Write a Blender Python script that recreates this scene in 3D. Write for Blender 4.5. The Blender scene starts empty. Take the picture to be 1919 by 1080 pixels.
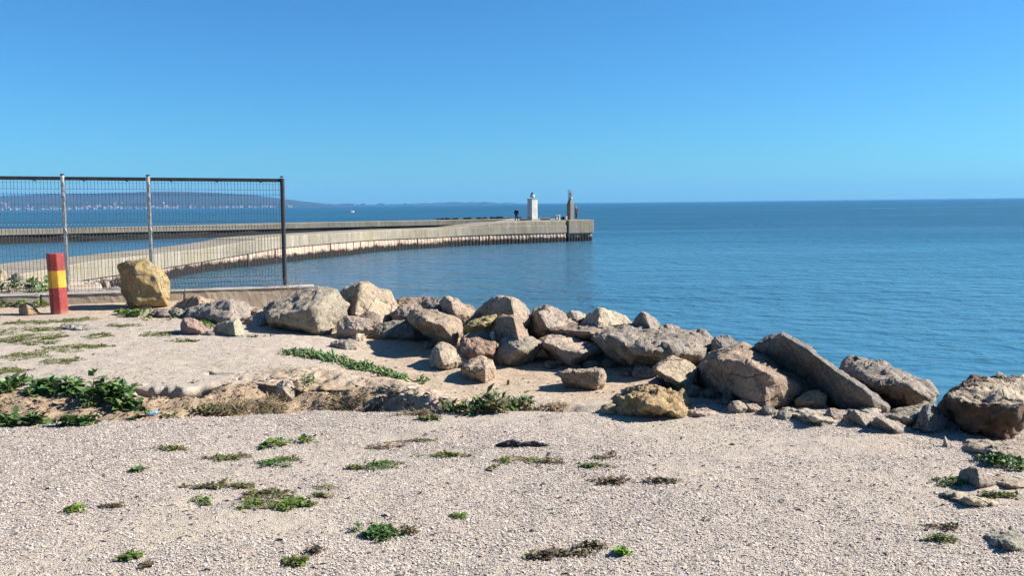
import bpy, bmesh, math, random
import numpy as np
from mathutils import Vector, Matrix, noise as mnoise

random.seed(7)
rng = np.random.default_rng(11)
SC = bpy.context.scene
COL = SC.collection
R = math.radians

# ------------------------------------------------------------------ camera
EYE = 1.6
FPX = 1600.0                      # focal length in pixels of a 1919 px wide frame
PITCH = math.atan(158.5 / FPX)
ROLL = 0.0112
_f = Vector((0, math.cos(PITCH), -math.sin(PITCH)))
_r0 = Vector((1, 0, 0))
_u0 = _r0.cross(_f)
CR = _r0 * math.cos(ROLL) - _u0 * math.sin(ROLL)
CU = _u0 * math.cos(ROLL) + _r0 * math.sin(ROLL)
cam_d = bpy.data.cameras.new('camera')
cam = bpy.data.objects.new('camera', cam_d)
COL.objects.link(cam)
cam.matrix_world = Matrix(((CR.x, CU.x, -_f.x, 0), (CR.y, CU.y, -_f.y, 0), (CR.z, CU.z, -_f.z, EYE), (0, 0, 0, 1)))
cam_d.sensor_width = 36
cam_d.lens = 36 * FPX / 1919
cam_d.clip_start = 0.05
cam_d.clip_end = 60000
SC.camera = cam

# ------------------------------------------------------------------ light
SUN_EL, SUN_AZ = R(35), R(6)     # azimuth measured from +x towards +y
sdir = Vector((math.cos(SUN_EL) * math.cos(SUN_AZ), math.cos(SUN_EL) * math.sin(SUN_AZ), math.sin(SUN_EL)))
sun_d = bpy.data.lights.new('sun', 'SUN')
sun_d.energy = 5.0
sun_d.angle = R(0.53)
sun_d.color = (1.0, 0.955, 0.90)
sun = bpy.data.objects.new('sun', sun_d)
COL.objects.link(sun)
sun.rotation_euler = sdir.to_track_quat('Z', 'Y').to_euler()
world = bpy.data.worlds.new('World')
SC.world = world
world.use_nodes = True
wn, wl = world.node_tree.nodes, world.node_tree.links
wn.clear()
sky = wn.new('ShaderNodeTexSky')
sky.sky_type = 'NISHITA'
sky.sun_disc = False
sky.sun_elevation = SUN_EL
sky.sun_rotation = math.atan2(sdir.x, sdir.y)
sky.altitude = 0
sky.air_density = 1.0
sky.dust_density = 0.35
sky.ozone_density = 4.0
hs = wn.new('ShaderNodeMix')          # the photograph's cool, saturated white balance of the clear sky
hs.data_type = 'RGBA'; hs.blend_type = 'MULTIPLY'; hs.inputs[0].default_value = 1.0
hs.inputs[7].default_value = (0.365, 0.835, 1.17, 1)
bg = wn.new('ShaderNodeBackground')
bg.inputs['Strength'].default_value = 0.05
wo = wn.new('ShaderNodeOutputWorld')
wl.new(sky.outputs[0], hs.inputs[6])
wl.new(hs.outputs[2], bg.inputs[0])
wl.new(bg.outputs[0], wo.inputs[0])
SC.view_settings.view_transform = 'Standard'
SC.view_settings.look = 'None'
SC.view_settings.gamma = 1
SC.view_settings.use_curve_mapping = False
SC.view_settings.exposure = 1.33
SC.cycles.volume_bounces = 0
SC.cycles.max_bounces = 6

# ------------------------------------------------------------------ helpers
def ray(px, py):
    return (_f + CR * ((px - 959.5) / FPX) + CU * ((540 - py) / FPX))

def P(px, py, Y):
    d = ray(px, py)
    t = Y / d.y
    return Vector((d.x * t, Y, EYE + d.z * t))

def W(px, py, z):
    d = ray(px, py)
    t = (z - EYE) / d.z
    return Vector((d.x * t, d.y * t, z))

def _hash(ix, iy, seed):
    h = (ix * 374761393 + iy * 668265263 + seed * 974634777) & 0xFFFFFFFF
    h = ((h ^ (h >> 13)) * 1274126177) & 0xFFFFFFFF
    h = h ^ (h >> 16)
    return (h & 0xFFFF) / 65535.0

def vnoise(x, y, seed=0):
    x = np.asarray(x, dtype=np.float64); y = np.asarray(y, dtype=np.float64)
    ix = np.floor(x).astype(np.int64); iy = np.floor(y).astype(np.int64)
    fx = x - ix; fy = y - iy
    fx = fx * fx * fx * (fx * (fx * 6 - 15) + 10); fy = fy * fy * fy * (fy * (fy * 6 - 15) + 10)
    a = _hash(ix, iy, seed); b = _hash(ix + 1, iy, seed); c = _hash(ix, iy + 1, seed); d = _hash(ix + 1, iy + 1, seed)
    return (a + (b - a) * fx + (c - a) * fy + (a - b - c + d) * fx * fy) * 2 - 1

def fbm(x, y, oct=4, seed=0, gain=0.5):
    s = 0; a = 1.0; n = 0
    for k in range(oct):
        s = s + a * vnoise(x * 2 ** k + 17.3 * k, y * 2 ** k - 9.1 * k, seed + k); n += a; a *= gain
    return s / n

def sm(a, b, x):
    t = np.clip((np.asarray(x, dtype=np.float64) - a) / (b - a), 0, 1)
    return t * t * (3 - 2 * t)

def tag(o, label=None, cat=None, group=None, kind=None):
    if label: o['label'] = label
    if cat: o['category'] = cat
    if group: o['group'] = group
    if kind: o['kind'] = kind
    return o

def empty(name, loc, label, cat, group=None, rz=0):
    o = bpy.data.objects.new(name, None)
    COL.objects.link(o)
    o.location = loc
    o.rotation_euler = (0, 0, rz)
    o.empty_display_size = 0.1
    return tag(o, label, cat, group)

def link(name, me, mat=None, parent=None, loc=None):
    o = bpy.data.objects.new(name, me)
    COL.objects.link(o)
    if mat is not None and not me.materials:
        me.materials.append(mat)
    if parent is not None: o.parent = parent
    if loc is not None: o.location = loc
    return o

def from_bm(name, bm, mat=None, parent=None, loc=None, smooth=False):
    me = bpy.data.meshes.new(name)
    bm.normal_update()
    bm.to_mesh(me); bm.free()
    if smooth:
        me.polygons.foreach_set('use_smooth', [True] * len(me.polygons))
    return link(name, me, mat, parent, loc)

def from_arrays(name, V, F, mat=None, parent=None, loc=None, colors=None, smooth=False, k=None):
    """V (n,3), F (m,k) uniform faces"""
    V = np.asarray(V, dtype=np.float32); F = np.asarray(F, dtype=np.int32)
    k = F.shape[1]
    me = bpy.data.meshes.new(name)
    me.vertices.add(len(V)); me.vertices.foreach_set('co', V.ravel())
    me.loops.add(F.size); me.loops.foreach_set('vertex_index', F.ravel())
    me.polygons.add(len(F))
    me.polygons.foreach_set('loop_start', np.arange(0, F.size, k, dtype=np.int32))
    if smooth: me.polygons.foreach_set('use_smooth', np.ones(len(F), dtype=bool))
    if colors is not None:
        at = me.color_attributes.new('tint', 'FLOAT_COLOR', 'POINT')
        c = np.ones((len(V), 4), dtype=np.float32); c[:, :3] = colors
        at.data.foreach_set('color', c.ravel())
    me.update(calc_edges=True)
    me.validate()
    return link(name, me, mat, parent, loc)

def box(bm, x0, x1, y0, y1, z0, z1, bev=0):
    v = [bm.verts.new((x, y, z)) for z in (z0, z1) for y in (y0, y1) for x in (x0, x1)]
    fs = [(0, 2, 3, 1), (4, 5, 7, 6), (0, 1, 5, 4), (2, 6, 7, 3), (0, 4, 6, 2), (1, 3, 7, 5)]
    faces = [bm.faces.new([v[i] for i in f]) for f in fs]
    if bev:
        es = list({e for f in faces for e in f.edges})
        bmesh.ops.bevel(bm, geom=es, offset=bev, segments=2, affect='EDGES', profile=0.6)
    return v

def tube(bm, pts, r, n=6, cap=True):
    pts = [Vector(p) for p in pts]
    rs = r if isinstance(r, (list, tuple)) else [r] * len(pts)
    rings = []
    for i, p in enumerate(pts):
        d = (pts[min(i + 1, len(pts) - 1)] - pts[max(i - 1, 0)]).normalized()
        a = d.orthogonal().normalized() if abs(d.z) < 0.99 else Vector((1, 0, 0))
        if abs(d.z) < 0.99: a = d.cross(Vector((0, 0, 1))).normalized()
        b = d.cross(a)
        rings.append([bm.verts.new(p + (a * math.cos(2 * math.pi * k / n) + b * math.sin(2 * math.pi * k / n)) * rs[i]) for k in range(n)])
    for i in range(len(rings) - 1):
        for k in range(n):
            bm.faces.new((rings[i][k], rings[i][(k + 1) % n], rings[i + 1][(k + 1) % n], rings[i + 1][k]))
    if cap and n > 2:
        bm.faces.new(rings[0][::-1]); bm.faces.new(rings[-1])

def lathe(bm, prof, n=16, c=(0, 0), ph=0):
    rings = [[bm.verts.new((c[0] + r * math.cos(ph + 2 * math.pi * k / n), c[1] + r * math.sin(ph + 2 * math.pi * k / n), z)) for k in range(n)] for r, z in prof]
    for i in range(len(rings) - 1):
        for k in range(n):
            bm.faces.new((rings[i][k], rings[i][(k + 1) % n], rings[i + 1][(k + 1) % n], rings[i + 1][k]))
    bm.faces.new(rings[0][::-1]); bm.faces.new(rings[-1])

# ------------------------------------------------------------------ materials
class NT:
    def __init__(self, name):
        self.m = bpy.data.materials.new(name); self.m.use_nodes = True
        self.n = self.m.node_tree.nodes; self.l = self.m.node_tree.links
        self.n.clear()
        self.out = self.n.new('ShaderNodeOutputMaterial')
        self.p = self.n.new('ShaderNodeBsdfPrincipled')
        self.l.new(self.p.outputs[0], self.out.inputs['Surface'])
        self.p.inputs['Specular IOR Level'].default_value = 0.25
    def node(self, t, **kw):
        n = self.n.new(t)
        for k, v in kw.items(): setattr(n, k, v)
        return n
    def link(self, a, b): self.l.new(a, b)
    def val(self, sock, v):
        if hasattr(v, 'is_linked') or isinstance(v, bpy.types.NodeSocket): self.l.new(v, sock)
        else: sock.default_value = v
    def coords(self, kind='Object', scale=(1, 1, 1), off=None):
        tc = self.node('ShaderNodeTexCoord')
        mp = self.node('ShaderNodeMapping')
        mp.inputs['Scale'].default_value = scale
        self.link(tc.outputs[kind], mp.inputs['Vector'])
        if off is not None: self.link(off, mp.inputs['Location'])
        return mp.outputs[0]
    def noise(self, vec, scale, detail=4, rough=0.55, dist=0):
        n = self.node('ShaderNodeTexNoise')
        n.inputs['Scale'].default_value = scale; n.inputs['Detail'].default_value = detail
        n.inputs['Roughness'].default_value = rough; n.inputs['Distortion'].default_value = dist
        self.link(vec, n.inputs['Vector'])
        return n.outputs['Fac']
    def vor(self, vec, scale, feature='F1', out='Distance', rand=1):
        n = self.node('ShaderNodeTexVoronoi', feature=feature)
        n.inputs['Scale'].default_value = scale; n.inputs['Randomness'].default_value = rand
        self.link(vec, n.inputs['Vector'])
        return n.outputs[out]
    def ramp(self, fac, stops, interp='LINEAR'):
        n = self.node('ShaderNodeValToRGB'); n.color_ramp.interpolation = interp
        e = n.color_ramp.elements
        while len(e) < len(stops): e.new(0.5)
        for i, (p, c) in enumerate(stops):
            e[i].position = p
            e[i].color = (c, c, c, 1) if not hasattr(c, '__len__') else (c[0], c[1], c[2], 1)
        self.link(fac, n.inputs['Fac'])
        return n.outputs['Color']
    def mix(self, fac, a, b, mode='MIX'):
        n = self.node('ShaderNodeMix', data_type='RGBA', blend_type=mode)
        self.val(n.inputs['Factor'], fac)
        for s, v in ((n.inputs[6], a), (n.inputs[7], b)):
            if isinstance(v, bpy.types.NodeSocket): self.link(v, s)
            else: s.default_value = (v[0], v[1], v[2], 1)
        return n.outputs[2]
    def math(self, op, a, b=0.0, clamp=False):
        n = self.node('ShaderNodeMath', operation=op); n.use_clamp = clamp
        self.val(n.inputs[0], a); self.val(n.inputs[1], b)
        return n.outputs[0]
    def attr(self, name, out='Color'):
        n = self.node('ShaderNodeAttribute', attribute_name=name)
        return n.outputs[out]
    def bump(self, h, strength=0.5, dist=0.02, prev=None):
        n = self.node('ShaderNodeBump')
        n.inputs['Strength'].default_value = strength; n.inputs['Distance'].default_value = dist
        self.link(h, n.inputs['Height'])
        if prev is not None: self.link(prev, n.inputs['Normal'])
        return n.outputs[0]
    def done(self, color=None, rough=None, normal=None, spec=None):
        if color is not None:
            if isinstance(color, bpy.types.NodeSocket): self.link(color, self.p.inputs['Base Color'])
            else: self.p.inputs['Base Color'].default_value = (*color, 1)
        if rough is not None: self.val(self.p.inputs['Roughness'], rough)
        if normal is not None: self.link(normal, self.p.inputs['Normal'])
        if spec is not None: self.p.inputs['Specular IOR Level'].default_value = spec
        return self.m

def simple(name, color, rough=0.6, var=0.25, scale=30, bump=0.2, metal=0, spec=0.3):
    t = NT(name); v = t.coords()
    n = t.noise(v, scale, 5)
    c = t.mix(t.ramp(n, [(0.3, 0.0), (0.7, 1.0)]), [x * (1 - var) for x in color], [min(1, x * (1 + var)) for x in color])
    t.p.inputs['Metallic'].default_value = metal
    return t.done(c, rough, t.bump(n, bump, 0.01), spec)

def rock_mat(name, lichen=None):
    t = NT(name)
    oi = t.node('ShaderNodeObjectInfo')
    off = t.math('MULTIPLY', oi.outputs['Random'], 91.0)
    v = t.coords('Object', off=None)
    add = t.node('ShaderNodeVectorMath', operation='ADD')
    t.link(v, add.inputs[0]); t.link(off, add.inputs[1])
    v = add.outputs[0]
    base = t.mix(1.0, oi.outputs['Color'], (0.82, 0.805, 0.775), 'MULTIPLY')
    big = t.noise(v, 3.2, 5, 0.6, 0.6)
    mid = t.noise(v, 14, 6, 0.65)
    fine = t.noise(v, 85, 3, 0.7)
    c = t.mix(t.ramp(big, [(0.32, 0), (0.68, 1)]), t.mix(1.0, base, (0.72, 0.70, 0.68), 'MULTIPLY'), t.mix(1.0, base, (1.22, 1.17, 1.10), 'MULTIPLY'))
    c = t.mix(t.ramp(mid, [(0.36, 0.55), (0.52, 0.0)]), c, t.mix(1.0, base, (0.50, 0.47, 0.44), 'MULTIPLY'))
    sp = t.vor(v, 70, 'F1', 'Color')
    spv = t.node('ShaderNodeSeparateColor'); t.link(sp, spv.inputs[0])
    c = t.mix(t.math('MULTIPLY', t.ramp(spv.outputs[0], [(0.72, 0), (0.8, 1)]), 0.22), c, (0.50, 0.43, 0.35))
    c = t.mix(t.math('MULTIPLY', t.ramp(spv.outputs[1], [(0.70, 0), (0.8, 1)]), 0.30), c, (0.09, 0.075, 0.06))
    # joints and hairline fractures
    cr = t.vor(t.node_vec(v, mid) if False else v, 2.6, 'DISTANCE_TO_EDGE', 'Distance')
    crm = t.ramp(cr, [(0.0, 1.0), (0.014, 0.0)])
    crm2 = t.math('MULTIPLY', crm, t.ramp(big, [(0.47, 0), (0.56, 1)]))
    c = t.mix(t.math('MULTIPLY', crm2, 0.7), c, (0.06, 0.05, 0.045))
    if lichen:
        ln = t.noise(v, 5.5, 8, 0.72, 1.2)
        c = t.mix(t.ramp(ln, [(0.42, 0), (0.56, 0.85)]), c, lichen)
        ln2 = t.noise(v, 9, 6, 0.6, 2.0)
        c = t.mix(t.ramp(ln2, [(0.58, 0), (0.64, 0.75)]), c, (0.42, 0.33, 0.25))
    else:
        ln = t.noise(v, 7.5, 7, 0.7, 1.0)
        c = t.mix(t.ramp(ln, [(0.60, 0), (0.70, 0.35)]), c, (0.36, 0.30, 0.16))
    h = t.math('ADD', t.math('MULTIPLY', mid, 1.0), t.math('MULTIPLY', fine, 0.35))
    h = t.math('SUBTRACT', h, t.math('MULTIPLY', crm2, 0.5))
    return t.done(c, 0.88, t.bump(h, 1.0, 0.03), 0.2)

NT.node_vec = lambda self, v, m: v

M = {}
M['rock'] = rock_mat('rock_stone')
M['lichen_rock'] = rock_mat('lichen_stone', (0.29, 0.20, 0.075))
M['wire'] = simple('dark_wire', (0.06, 0.065, 0.065), 0.5, 0.2, 60, 0.1, 0.5)
M['galv'] = simple('weathered_galvanised_steel', (0.34, 0.34, 0.32), 0.55, 0.35, 22, 0.3, 0.35)
M['rail'] = simple('dark_steel_rail', (0.03, 0.03, 0.032), 0.5, 0.4, 25, 0.3, 0.2)
def paint_mat(name, col):
    t = NT(name); v = t.coords()
    n = t.noise(v, 6, 6, 0.65); n2 = t.noise(v, 38, 5, 0.7); vs = t.noise(t.coords('Object', (1, 1, .12)), 9, 4, .6)
    c = t.mix(t.ramp(n, [(0.3, 0), (0.7, 1)]), [x * .72 for x in col], [min(1, x * 1.2) for x in col])
    c = t.mix(t.ramp(vs, [(0.55, 0), (0.75, 0.12)]), c, (0.11, 0.06, 0.04))
    c = t.mix(t.ramp(n2, [(0.60, 0), (0.63, 0.7)]), c, (0.30, 0.25, 0.21))
    tc = t.node('ShaderNodeNewGeometry'); sp = t.node('ShaderNodeSeparateXYZ'); t.link(tc.outputs['Position'], sp.inputs[0])
    dz = t.math('ADD', sp.outputs['Z'], t.math('MULTIPLY', n2, 0.16))
    c = t.mix(t.ramp(dz, [(0.17, 0.75), (0.27, 0.0)]), c, (0.25, 0.17, 0.12))
    return t.done(c, 0.6, t.bump(n2, 0.35, 0.006), 0.3)
M['red_old'] = simple('chipped_red_paint', (0.24, 0.018, 0.016), 0.5, 0.25, 10, 0.25, 0, 0.4)
M['red'] = paint_mat('chipped_red', (0.25, 0.032, 0.028)); M['yellow'] = paint_mat('chipped_yellow', (0.52, 0.27, 0.025))
M['black'] = simple('black_cloth', (0.012, 0.013, 0.016), 0.85, 0.4, 40, 0.3)
M['jeans'] = simple('dark_trousers', (0.03, 0.028, 0.03), 0.85, 0.4, 40, 0.3)
M['maroon'] = simple('dark_maroon_coat', (0.06, 0.02, 0.022), 0.85, 0.4, 40, 0.3)
M['skin'] = simple('skin', (0.45, 0.27, 0.19), 0.6, 0.1, 30, 0.1)
M['pale_hair'] = simple('pale_headscarf', (0.55, 0.48, 0.40), 0.8, 0.2, 30, 0.2)
M['rust'] = simple('rusty_iron', (0.10, 0.055, 0.035), 0.85, 0.5, 60, 0.5)
M['twig'] = simple('dry_twig', (0.23, 0.15, 0.09), 0.9, 0.4, 50, 0.4)
M['dark_debris'] = simple('dark_debris', (0.014, 0.014, 0.018), 0.6, 0.5, 40, 0.7)
M['blue_plastic'] = simple('pale_blue_plastic', (0.25, 0.48, 0.78), 0.3, 0.1, 20, 0.05, 0, 0.5)
M['lamp_glass'] = simple('lantern_glass', (0.10, 0.11, 0.12), 0.15, 0.1, 20, 0.0, 0, 0.5)

def tint_mat(name, rough=0.7, transl=0.0, spec=0.25, nscale=60):
    t = NT(name); v = t.coords()
    c = t.attr('tint')
    n = t.noise(v, nscale, 3)
    c = t.mix(0.35, c, t.mix(1.0, c, t.ramp(n, [(0.3, 0.55), (0.7, 1.4)]), 'MULTIPLY'))
    t.done(c, rough, None, spec)
    if transl:
        tr = t.node('ShaderNodeBsdfTranslucent'); t.link(c, tr.inputs['Color'])
        mx = t.node('ShaderNodeMixShader'); mx.inputs[0].default_value = transl
        t.link(t.p.outputs[0], mx.inputs[1]); t.link(tr.outputs[0], mx.inputs[2])
        t.link(mx.outputs[0], t.out.inputs['Surface'])
    return t.m
M['leaf'] = tint_mat('leaves', 0.5, 0.25, 0.35)
M['chips'] = tint_mat('shell_chips', 0.7, 0.0, 0.25, 120)

# concrete of the moles, with weather streaks running down
def concrete_mat(name, base, streak=True, dark=(0.10, 0.085, 0.06)):
    t = NT(name); v = t.coords()
    big = t.noise(v, 0.35, 6, 0.6); mid = t.noise(v, 3.0, 6, 0.65); fine = t.noise(v, 40, 4)
    c = t.mix(t.ramp(big, [(0.3, 0), (0.7, 1)]), [x * 0.8 for x in base], [x * 1.15 for x in base])
    c = t.mix(t.ramp(mid, [(0.38, 0.4), (0.55, 0)]), c, [x * 0.55 for x in base])
    if streak:
        vs = t.coords('Object', (1.4, 1.4, 0.10))
        s = t.noise(vs, 2.2, 7, 0.7)
        c = t.mix(t.ramp(s, [(0.48, 0), (0.66, 0.55)]), c, dark)
        s2 = t.noise(t.coords('Object', (0.8, 0.8, 0.06)), 1.7, 5, 0.7)
        c = t.mix(t.ramp(s2, [(0.55, 0), (0.7, 0.5)]), c, (0.42, 0.36, 0.28))
        s3 = t.noise(t.coords('Object', (0.3, 0.3, 0.5)), 1.0, 5, 0.7)
        c = t.mix(t.ramp(s3, [(0.50, 0), (0.64, 0.6)]), c, (0.20, 0.165, 0.08))
    h = t.math('ADD', mid, t.math('MULTIPLY', fine, 0.4))
    return t.done(c, 0.85, t.bump(h, 0.5, 0.03), 0.2)
M['concrete'] = concrete_mat('weathered_concrete', (0.255, 0.222, 0.168))
M['white'] = concrete_mat('weathered_white_paint', (0.50, 0.49, 0.46), True, (0.30, 0.27, 0.22))
M['concrete_plain'] = concrete_mat('plain_concrete', (0.28, 0.25, 0.20), False)
M['wall_concrete'] = concrete_mat('rough_wall_concrete', (0.38, 0.305, 0.225), False)
M['wall_top'] = concrete_mat('wall_cap_concrete', (0.36, 0.33, 0.28), False)

def pile_mat(name, upper, z_mid, z_soft):
    t = NT(name)
    g = t.node('ShaderNodeNewGeometry')
    sep = t.node('ShaderNodeSeparateXYZ'); t.link(g.outputs['Position'], sep.inputs[0])
    v = t.coords()
    n = t.noise(v, 0.9, 6, 0.7); n2 = t.noise(v, 9, 5, 0.7)
    zz = t.math('ADD', sep.outputs['Z'], t.math('MULTIPLY', t.math('SUBTRACT', n, 0.5), 1.1))
    zz = t.math('ADD', zz, t.math('MULTIPLY', t.math('SUBTRACT', n2, 0.5), 0.5))
    f = t.node('ShaderNodeMapRange')
    f.inputs['From Min'].default_value = z_mid - z_soft; f.inputs['From Max'].default_value = z_mid + z_soft
    t.link(zz, f.inputs['Value'])
    up = t.mix(t.ramp(n2, [(0.35, 0), (0.65, 1)]), [x * 0.7 for x in upper], [x * 1.15 for x in upper])
    vs = t.noise(t.coords('Object', (1.6, 1.6, 0.12)), 2.0, 5, 0.7)
    up = t.mix(t.ramp(vs, [(0.5, 0), (0.62, 0.6)]), up, (0.13, 0.07, 0.04))
    c = t.mix(f.outputs[0], t.mix(t.ramp(n2, [(0.62, 0), (0.74, 0.6)]), (0.014, 0.012, 0.010), (0.16, 0.14, 0.11)), up)
    return t.done(c, 0.8, t.bump(n2, 0.6, 0.05), 0.2)
M['piles'] = pile_mat('sheet_pile_steel', (0.50, 0.37, 0.275), -2.70, 0.14)
M['mole_foot'] = pile_mat('mole_foot', (0.06, 0.05, 0.04), -2.2, 0.5)

# ground: shell gravel, packed sand and eroded earth, chosen by a mask on the mesh
def ground_mat():
    t = NT('shell_ground')
    v = t.coords()
    dirt = t.attr('earth', 'Fac'); sand = t.attr('sand', 'Fac'); coarse = t.attr('rubble', 'Fac')
    n0 = t.noise(v, 0.9, 6, 0.6); n1 = t.noise(v, 7, 6, 0.65); n2 = t.noise(v, 55, 4, 0.7)
    vc = t.vor(v, 150, 'F1', 'Color'); sc = t.node('ShaderNodeSeparateColor'); t.link(vc, sc.inputs[0])
    vd = t.vor(v, 150, 'F1', 'Distance')
    chip = t.ramp(sc.outputs[0], [(0.0, (0.31, 0.25, 0.19)), (0.35, (0.42, 0.34, 0.265)), (0.7, (0.46, 0.39, 0.31)), (0.95, (0.52, 0.47, 0.40))])
    chip = t.mix(t.ramp(vd, [(0.35, 0), (0.75, 0.55)]), chip, (0.22, 0.18, 0.15))
    chip = t.mix(1.0, chip, t.ramp(n1, [(0.3, 0.80), (0.7, 1.12)]), 'MULTIPLY')
    chip = t.mix(t.ramp(n0, [(0.42, 0), (0.66, 0.6)]), chip, (0.40, 0.335, 0.25))
    sandc = t.mix(t.ramp(n1, [(0.35, 0), (0.65, 1)]), (0.31, 0.225, 0.145), (0.42, 0.32, 0.22))
    sandc = t.mix(t.ramp(n2, [(0.56, 0), (0.66, 0.6)]), sandc, (0.15, 0.11, 0.08))
    sandc = t.mix(t.ramp(sc.outputs[1], [(0.80, 0), (0.86, 0.7)]), sandc, (0.60, 0.52, 0.43))
    earth = t.mix(t.ramp(n1, [(0.35, 0), (0.65, 1)]), (0.24, 0.17, 0.11), (0.37, 0.275, 0.18))
    earth = t.mix(t.ramp(n2, [(0.55, 0), (0.65, 0.6)]), earth, (0.13, 0.09, 0.06))
    rub = t.mix(t.ramp(n1, [(0.35, 0), (0.65, 1)]), (0.15, 0.13, 0.105), (0.34, 0.28, 0.21))
    c = t.mix(sand, chip, sandc)
    c = t.mix(dirt, c, earth)
    c = t.mix(coarse, c, rub)
    h = t.math('ADD', t.math('MULTIPLY', n2, 0.6), t.math('MULTIPLY', t.math('SUBTRACT', 1.0, vd), 0.5))
    b = t.bump(h, 0.8, 0.012)
    b = t.bump(n1, 0.5, 0.05, b)
    return t.done(c, 0.92, b, 0.12)
M['ground'] = ground_mat()

def water_mat():
    t = NT('sea_water')
    tc = t.node('ShaderNodeNewGeometry')
    def mp(s, rot=0):
        m = t.node('ShaderNodeMapping'); m.inputs['Scale'].default_value = s; m.inputs['Rotation'].default_value = (0, 0, rot)
        t.link(tc.outputs['Position'], m.inputs['Vector']); return m.outputs[0]
    a = t.noise(mp((0.75, 1.0, 1), 0.25), 0.85, 3, 0.5, 0.5)
    b = t.noise(mp((0.5, 1.0, 1), -0.3), 0.26, 2, 0.5, 0.4)
    d = t.noise(mp((0.6, 1.0, 1), 0.1), 3.2, 3, 0.55, 0.3)
    gust = t.noise(mp((0.010, 0.035, 1), 0.08), 1.0, 5, 0.6, 0.8)
    h = t.math('ADD', t.math('MULTIPLY', a, 0.50), t.math('MULTIPLY', b, 0.6))
    h = t.math('ADD', h, t.math('MULTIPLY', d, 0.09))
    amp = t.ramp(gust, [(0.30, 0.22), (0.40, 0.6), (0.62, 1.0)])
    h = t.math('MULTIPLY', h, amp)
    bp = t.bump(h, 1.0, 1.0)
    sep = t.node('ShaderNodeSeparateXYZ'); t.link(tc.outputs['Position'], sep.inputs[0])
    off = t.math('ADD', sep.outputs['Y'], t.math('MULTIPLY', sep.outputs['X'], 0.45))
    mr = t.node('ShaderNodeMapRange'); mr.interpolation_type = 'SMOOTHSTEP'
    mr.inputs['From Min'].default_value = 15; mr.inputs['From Max'].default_value = 230
    t.link(t.math('ADD', off, t.math('MULTIPLY', t.math('SUBTRACT', gust, 0.5), 90)), mr.inputs['Value'])
    sheltered = t.mix(t.ramp(gust, [(0.35, 0), (0.65, 1)]), (0.034, 0.118, 0.172), (0.026, 0.095, 0.145))
    open_sea = t.mix(t.ramp(gust, [(0.35, 0), (0.65, 1)]), (0.023, 0.088, 0.138), (0.015, 0.069, 0.116))
    c = t.mix(mr.outputs[0], sheltered, open_sea)
    t.p.inputs['IOR'].default_value = 1.33
    t.link(t.math('ADD', t.math('MULTIPLY', mr.outputs[0], 0.30), 0.10), t.p.inputs['Roughness'])
    calm = t.ramp(gust, [(0.28, 1.0), (0.40, 0.0)])
    rg = t.math('SUBTRACT', t.math('ADD', t.math('MULTIPLY', mr.outputs[0], 0.30), 0.10), t.math('MULTIPLY', calm, t.math('MULTIPLY', mr.outputs[0], 0.24)))
    t.link(rg, t.p.inputs['Roughness'])
    m = t.done(c, None, bp)
    t.link(t.math('SUBTRACT', 0.34, t.math('MULTIPLY', mr.outputs[0], 0.16)), t.p.inputs['Specular IOR Level'])
    return m
M['water'] = water_mat()

# ------------------------------------------------------------------ terrain
SEA_Z = -3.4
_shore = np.array([(-75, 55), (-36, 47), (-26.5, 43), (-18.5, 34), (-10.6, 21), (-7.4, 15.8), (-5.9, 14.3), (-3.4, 13.9), (-1.6, 12.4), (-0.2, 11.2), (1.0, 10.3), (2.3, 8.8),
                   (3.2, 7.45), (4.3, 6.6), (6.0, 5.0), (9, 2.0), (14, -4), (22, -14)], dtype=np.float64)

def shore_dist(x, y):
    """signed distance to the shoreline crest, positive towards the sea"""
    x = np.asarray(x, dtype=np.float64); y = np.asarray(y, dtype=np.float64)
    best = np.full(x.shape, 1e9); sg = np.ones(x.shape)
    for (ax, ay), (bx, by) in zip(_shore[:-1], _shore[1:]):
        dx, dy = bx - ax, by - ay
        L2 = dx * dx + dy * dy
        t = np.clip(((x - ax) * dx + (y - ay) * dy) / L2, 0, 1)
        ex, ey = x - (ax + t * dx), y - (ay + t * dy)
        d = np.hypot(ex, ey)
        cr = dx * (y - ay) - dy * (x - ax)
        m = d < best
        best = np.where(m, d, best); sg = np.where(m, np.sign(cr), sg)
    return best * sg

EDGE_X = [-9, -4.2, -3.75, -2.8, -2.05, -1.5, -0.45, 0.36, 0.8, 1.2]
EDGE_Y = [6.1, 6.15, 6.22, 6.33, 6.43, 6.58, 6.5, 6.45, 6.42, 6.4]
BANK_X = [-9, -5, -3.7, -3.1, -2.6, -2.2, -1.8, -1.27, -0.9, -0.6, -0.2, 0.4, 0.8]
BANK_Y = [7.6, 7.55, 7.6, 7.62, 7.75, 7.95, 8.0, 7.75, 7.25, 6.85, 6.8, 6.75, 6.6]
DEP_X = [-9, -5, -3, -2, -1, -0.5, 0.1, 0.6, 0.95, 1.3]
DEP_Y = [0.17, 0.17, 0.22, 0.32, 0.32, 0.25, 0.20, 0.12, 0.04, 0.0]

def hbase(x, y):
    x = np.asarray(x, dtype=np.float64); y = np.asarray(y, dtype=np.float64)
    z = 0.018 * fbm(x * 0.7, y * 0.7, 3, 3)
    left = sm(-1.0, -5.5, x)
    z = z + left * 0.12 * sm(7.0, 12.0, y)
    # lower sandy flat between path and boulders
    flat = sm(-2.9, -1.2, x) * sm(6.9, 7.7, y) * sm(2.2, 1.0, x)
    z = z - 0.09 * flat
    z = z - 0.10 * sm(-5.0, -3.6, x) * sm(11.5, 13.5, y)
    # promontory behind the wall, sinking towards the mole
    z = z - 1.75 * sm(15.5, 44, y) * sm(0, -4, x)
    # right-hand verge falls a little
    z = z - 0.06 * sm(2.2, 3.6, x) * sm(4.5, 6.0, y)
    s = shore_dist(x, y)
    z = z - 0.55 * np.clip(s - 0.0, 0, 12) - 0.10 * sm(-0.7, 0.2, s)
    return z, s

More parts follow.
